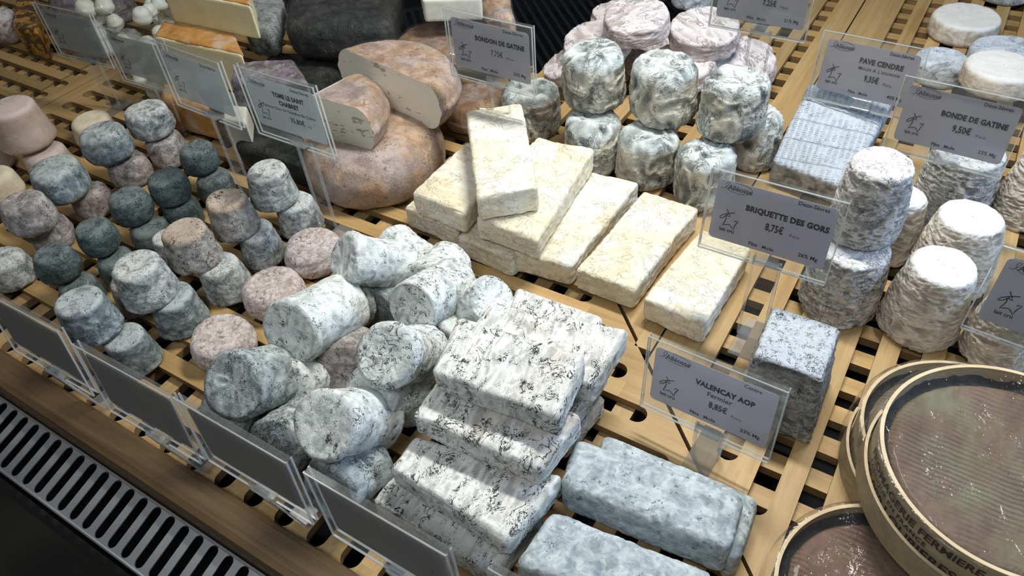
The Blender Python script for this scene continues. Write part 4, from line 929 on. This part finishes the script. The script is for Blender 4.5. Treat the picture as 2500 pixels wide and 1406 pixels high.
def price_card(pose, lab, lines, mode='front', paper='paper_grey', leg='leg', region='Deux-Sèvres', mg='', pate=True):
    x, y, z, yaw, tilt, roll = pose
    t = empty('price_card_holder', (x, y, 0), yaw, label=lab, cat='price card', group='clear acrylic price card holders')
    back = mode == 'back'
    hold = bpy.data.objects.new
    M = Matrix.Translation((0, 0, z)) @ Matrix.Rotation(-tilt, 4, 'X') @ Matrix.Rotation(-roll, 4, 'Y')
    def put(o): o.matrix_basis = M; return o
    w2 = PW / 2; nx_ = .004
    out = [(-w2, 0), (nx_ - .009, 0), (nx_ - .009, .007), (nx_ + .011, .007), (nx_ + .015, -.0005 + 0), (w2, 0), (w2, PH), (-w2, PH)]
    put(sheet('front_sheet', out, -.0012, 0, 'acrylic_matt' if back else 'acrylic', t)); put(sheet('rear_sheet', [(-w2, 0), (w2, 0), (w2, PH), (-w2, PH)], .0032, .0044, 'acrylic_matt' if back else 'acrylic', t))
    put(link('folded_top', boxmesh('folded_top', [(-w2, w2, -.0012, .0044, PH - .0012, PH)]), 'acrylic', t))
    put(link('top_edge', tube('top_edge', [(-w2, -.0011, PH - .0002), (w2, -.0011, PH - .0002)], .0006, 6), 'acrylic_edge_glint', t))
    ed = [boxmesh('e', [(-w2 - .0004, -w2 + .0003, -.0014, .0002, 0, PH), (w2 - .0003, w2 + .0004, -.0014, .0002, 0, PH), (-w2, nx_ - .009, -.0014, .0002, -.0005, .0004), (nx_ + .014, w2, -.0014, .0002, -.0005, .0004),
                        (w2 - .0003, w2 + .0004, .0030, .0046, 0, PH), (-w2 - .0004, -w2 + .0003, .0030, .0046, 0, PH), (-w2, w2, .0030, .0046, -.0005, .0002)])]
    put(link('edge_highlight', ed[0], 'acrylic_edge_glint', t))  # whitened strips draw the highlight on the sheet edges
    lx0, lx1, lz0, lz1 = -w2 + .0065, w2 - .005, .0125, PH - .0085
    put(sheet('paper_label', rrect(lx0, lx1, lz0, lz1, .004), .0010, .0014, 'paper_back' if back else paper, t))
    VV = []; FF = []; off = [0]
    def addm(V, F, cx_, cz_, center=True):
        V = V.copy()
        if center: V[:, 0] -= (V[:, 0].min() + V[:, 0].max()) / 2
        X = V[:, 0] + cx_; Z = V[:, 1] + cz_
        if back: X = -X
        VV.append(np.stack([X, np.full(len(X), .0016 if back else .0007), Z], 1)); FF.extend([tuple(i + off[0] for i in f) for f in F]); off[0] += len(V)
    def ab(a, b): return (-w2 + a * PW, PH - b * PH)
    def txt(s, size, a, b, bold=0., sp=1.0, shear=0., width=None):
        V, F = text_mesh(s, size, bold, sp, shear)
        if not len(V): return
        if width: k = width / (V[:, 0].max() - V[:, 0].min()); V[:, 0] *= k; 
        cx_, cz_ = ab(a, b); addm(V, F, cx_, cz_ - size * .35)
    # oval shop logo
    cx_, cz_ = ab(.225, .175); el = [(cx_ + .0115 * math.cos(a), cz_ + .0046 * math.sin(a)) for a in np.linspace(-2.9, 1.9, 30)]
    V, F = ribbon(el, .0004); addm(V, F, 0, 0, False)
    fl = [(cx_ - .0150, cz_ - .0030), (cx_ - .0120, cz_ - .0028), (cx_ - .0095, cz_ + .0005), (cx_ - .0080, cz_ + .0042), (cx_ - .0100, cz_ + .0038), (cx_ - .0115, cz_ + .0012), (cx_ - .0102, cz_ - .0010)]
    V, F = ribbon(fl, .0004); addm(V, F, 0, 0, False)
    txt('Alléosse', .0064, .235, .180, .00008, .95)
    gx, gz = ab(.195, .56)
    for st in GOAT:
        V, F = ribbon([(gx + (p[0] - 475) * .000105, gz - (p[1] - 632) * .000105) for p in st], .0008); addm(V, F, 0, 0, False)
    txt('lait cru', .0047, .195, .70, .00012)
    txt(region, .0048, .78, .150, .00009)
    for (s, size, a, b, bold, width) in lines: txt(s, size, a, b, bold, 1.05, 0., width)
    if pate: txt('Pâte   Molle', .0045, .48, .775, .00009)
    if mg: txt(mg, .0050, .83, .735, .0001)
    put(link('printed_text', pydata('printed_text', np.vstack(VV), FF), 'print_ink', t))
    # clip and stand
    s = -1 if back else 1
    cxm = nx_ + .001
    put(link('clip', boxmesh('clip', [(cxm - .0105, cxm + .0105, -.0034, -.0014, .0015, .0125), (cxm - .0105, cxm + .0105, -.0034, .0062, .0005, .0022)], .0004), 'acrylic_foot', t))
    if back:
        lg = [(cxm - .010, cxm + .010)]; V = []; F = []
        top = (-.002, z + .004); bot = (.012, .0016); th = .0022
        for i, (yy, zz) in enumerate((top, bot)):
            V += [(cxm - .010, yy, zz), (cxm + .010, yy, zz), (cxm + .010, yy - th, zz), (cxm - .010, yy - th, zz)]
        F = [(0, 1, 5, 4), (1, 2, 6, 5), (2, 3, 7, 6), (3, 0, 4, 7), (0, 3, 2, 1), (4, 5, 6, 7)]
        link('leg', pydata('leg', V, F), 'acrylic_foot', t)
        link('foot', boxmesh('foot', [(cxm - .010, cxm + .010, .010, .040, 0, .0020)], .0004), 'acrylic_foot', t)
        for sx in (-.010, .010): link('leg_edge', tube('leg_edge', [(cxm + sx, -.003, z + .004), (cxm + sx, .011, .0016)], .0006, 5), 'acrylic_edge_glint', t)
    else:
        zt = z + .003; h_ = zt
        link('leg', boxmesh('leg', [(cxm - .0115, cxm + .0115, .0046, .0070, .002, zt)]), 'acrylic', t)
        for sx in (-.0115, .0115): link('leg_edge', boxmesh('leg_edge', [(cxm + sx - .0012, cxm + sx + .0012, .0044, .0072, .002, zt)]), 'acrylic_foot', t)
        link('foot', boxmesh('foot', [(cxm - .0115, cxm + .0115, -.022, .030, 0, .0022)], .0004), 'acrylic_foot', t)
    return t
def L(*a): return a
T1 = .0078
price_card((-.0898, .4967, .0981, -.0171, .168, .0168), 'price card reading BRIQUETTE DES GORS 8,75, over the rightmost cream briquette',
    [('BRIQUETTE DES GORS', .0072, .615, .365, .00038, .068), ('8,75€', .0096, .545, .52, .00030, .0150), ('Pièce', .0040, .70, .545, 0, .008)], mg='26% Mg')
price_card((-.0799, .3580, .0311, -.0554, .132, .03), 'low price card reading VALENCAY AOP Fermier 8,85, in front of the grey pyramid',
    [('VALENCAY AOP', .0072, .60, .345, .00038, .048), ('Fermier', .0066, .575, .445, .00012, .020), ('8,85€', .0086, .575, .575, .00030, .0150), ('Pièce', .0040, .715, .61, 0, .008)], region='Centre', mg='23% Mg')
price_card((.0162, .7364, .0835, -.10, .17, .03), 'price card reading BONDE DE GATINE 9,50, above the right-hand drums',
    [('BONDE DE GATINE', .0072, .64, .365, .00038, .058), ('9,50€', .0092, .575, .52, .00030, .0165), ('Pièce', .0040, .735, .55, 0, .0085)], mg='23% Mg')
price_card((-.0835, .8262, .0705, -.10, .20, .03), 'price card reading PAVE CENDRE 9,35, behind the waffled square cheese',
    [('PAVE CENDRE', .0076, .62, .315, .00038, .046), ("Moulé A L'ancienne", .0052, .62, .42, .00004, .044), ('9,35€', .0090, .57, .55, .00030, .0155), ('Pièce', .0040, .73, .58, 0, .0085)], mg='40% Mg')
price_card((-.2078, .8195, .139, .02, .05, .0), 'price card showing only 7,25, cut by the top edge above the thin rounds',
    [('7,25€', .0086, .585, .53, .00030, .0150), ('Pièce', .0040, .735, .56, 0, .0085)], mg='21% Mg')
price_card((-.4295, .6063, .1322, -.0207, .0145, .0), 'dim price card reading BONDON DE GATINE 7,75, in front of the brown wheels',
    [('BONDON DE GATINE', .0072, .62, .335, .00034, .062), ('7,75€', .0086, .58, .50, .00012, .0150), ('Pièce', .0040, .73, .53, 0, .0085)], paper='paper_grey', mg='23% Mg')
price_card((-.5523, .4218, .1315, -.034, .0, .03), 'price card reading TOME LE SAINT CHABRET 35,80, left of the tome wheels',
    [('TOME LE SAINT', .0070, .60, .285, .00034, .044), ('CHABRET', .0070, .58, .395, .00034, .028), ('Fabrique Dans Un Chaudron En Cuivre', .0042, .55, .49, .0001, .074), ('35,80€', .0080, .63, .61, .00018, .020), ('kg', .0036, .78, .63, 0, .004)], paper='paper_dim', pate=False)
price_card((-.6886, .4251, .1272, -.0484, .011, .0), 'milky price card in front of the yellow wedges, left of the tome card',
    [], paper='paper_dim', pate=False)
price_card((-.9000, .4942, .075, .08, -.02, -.03), 'milky blank-looking price card in front of the plastic bag',
    [], paper='paper_dim', pate=False, region='')
price_card((-1.0498, .5000, .0789, .10, .0, -.02), 'whitish price card furthest left in the back row',
    [], paper='paper_dim', pate=False, region='')
price_card((.1254, .5118, .082, -.05, .20, -.02), 'price card cut by the right edge above the wooden boxes',
    [], region='', pate=False)
for pose, lab in [((-.5952, .1264, .060, .03, .09, -.02), 'front row price card seen from behind, cut by the left edge'),
                  ((-.4557, .1253, .062, .02, .09, .0), 'front row price card seen from behind, below the blue-grey cones'),
                  ((-.3433, .1318, .0609, .0, .04, .0), 'front row price card seen from behind, below the collapsed log'),
                  ((-.2080, .1290, .075, -.01, .02, .02), 'front row price card seen from behind, below the streaked bricks'),
                  ((-.0870, .1500, .035, .0, .0, .02), 'front row price card seen from behind, cut by the bottom edge')]:
    price_card(pose, lab, [], mode='back', region='', pate=False)

for b in BUILT: print('B', b)
bpy.context.view_layer.update()
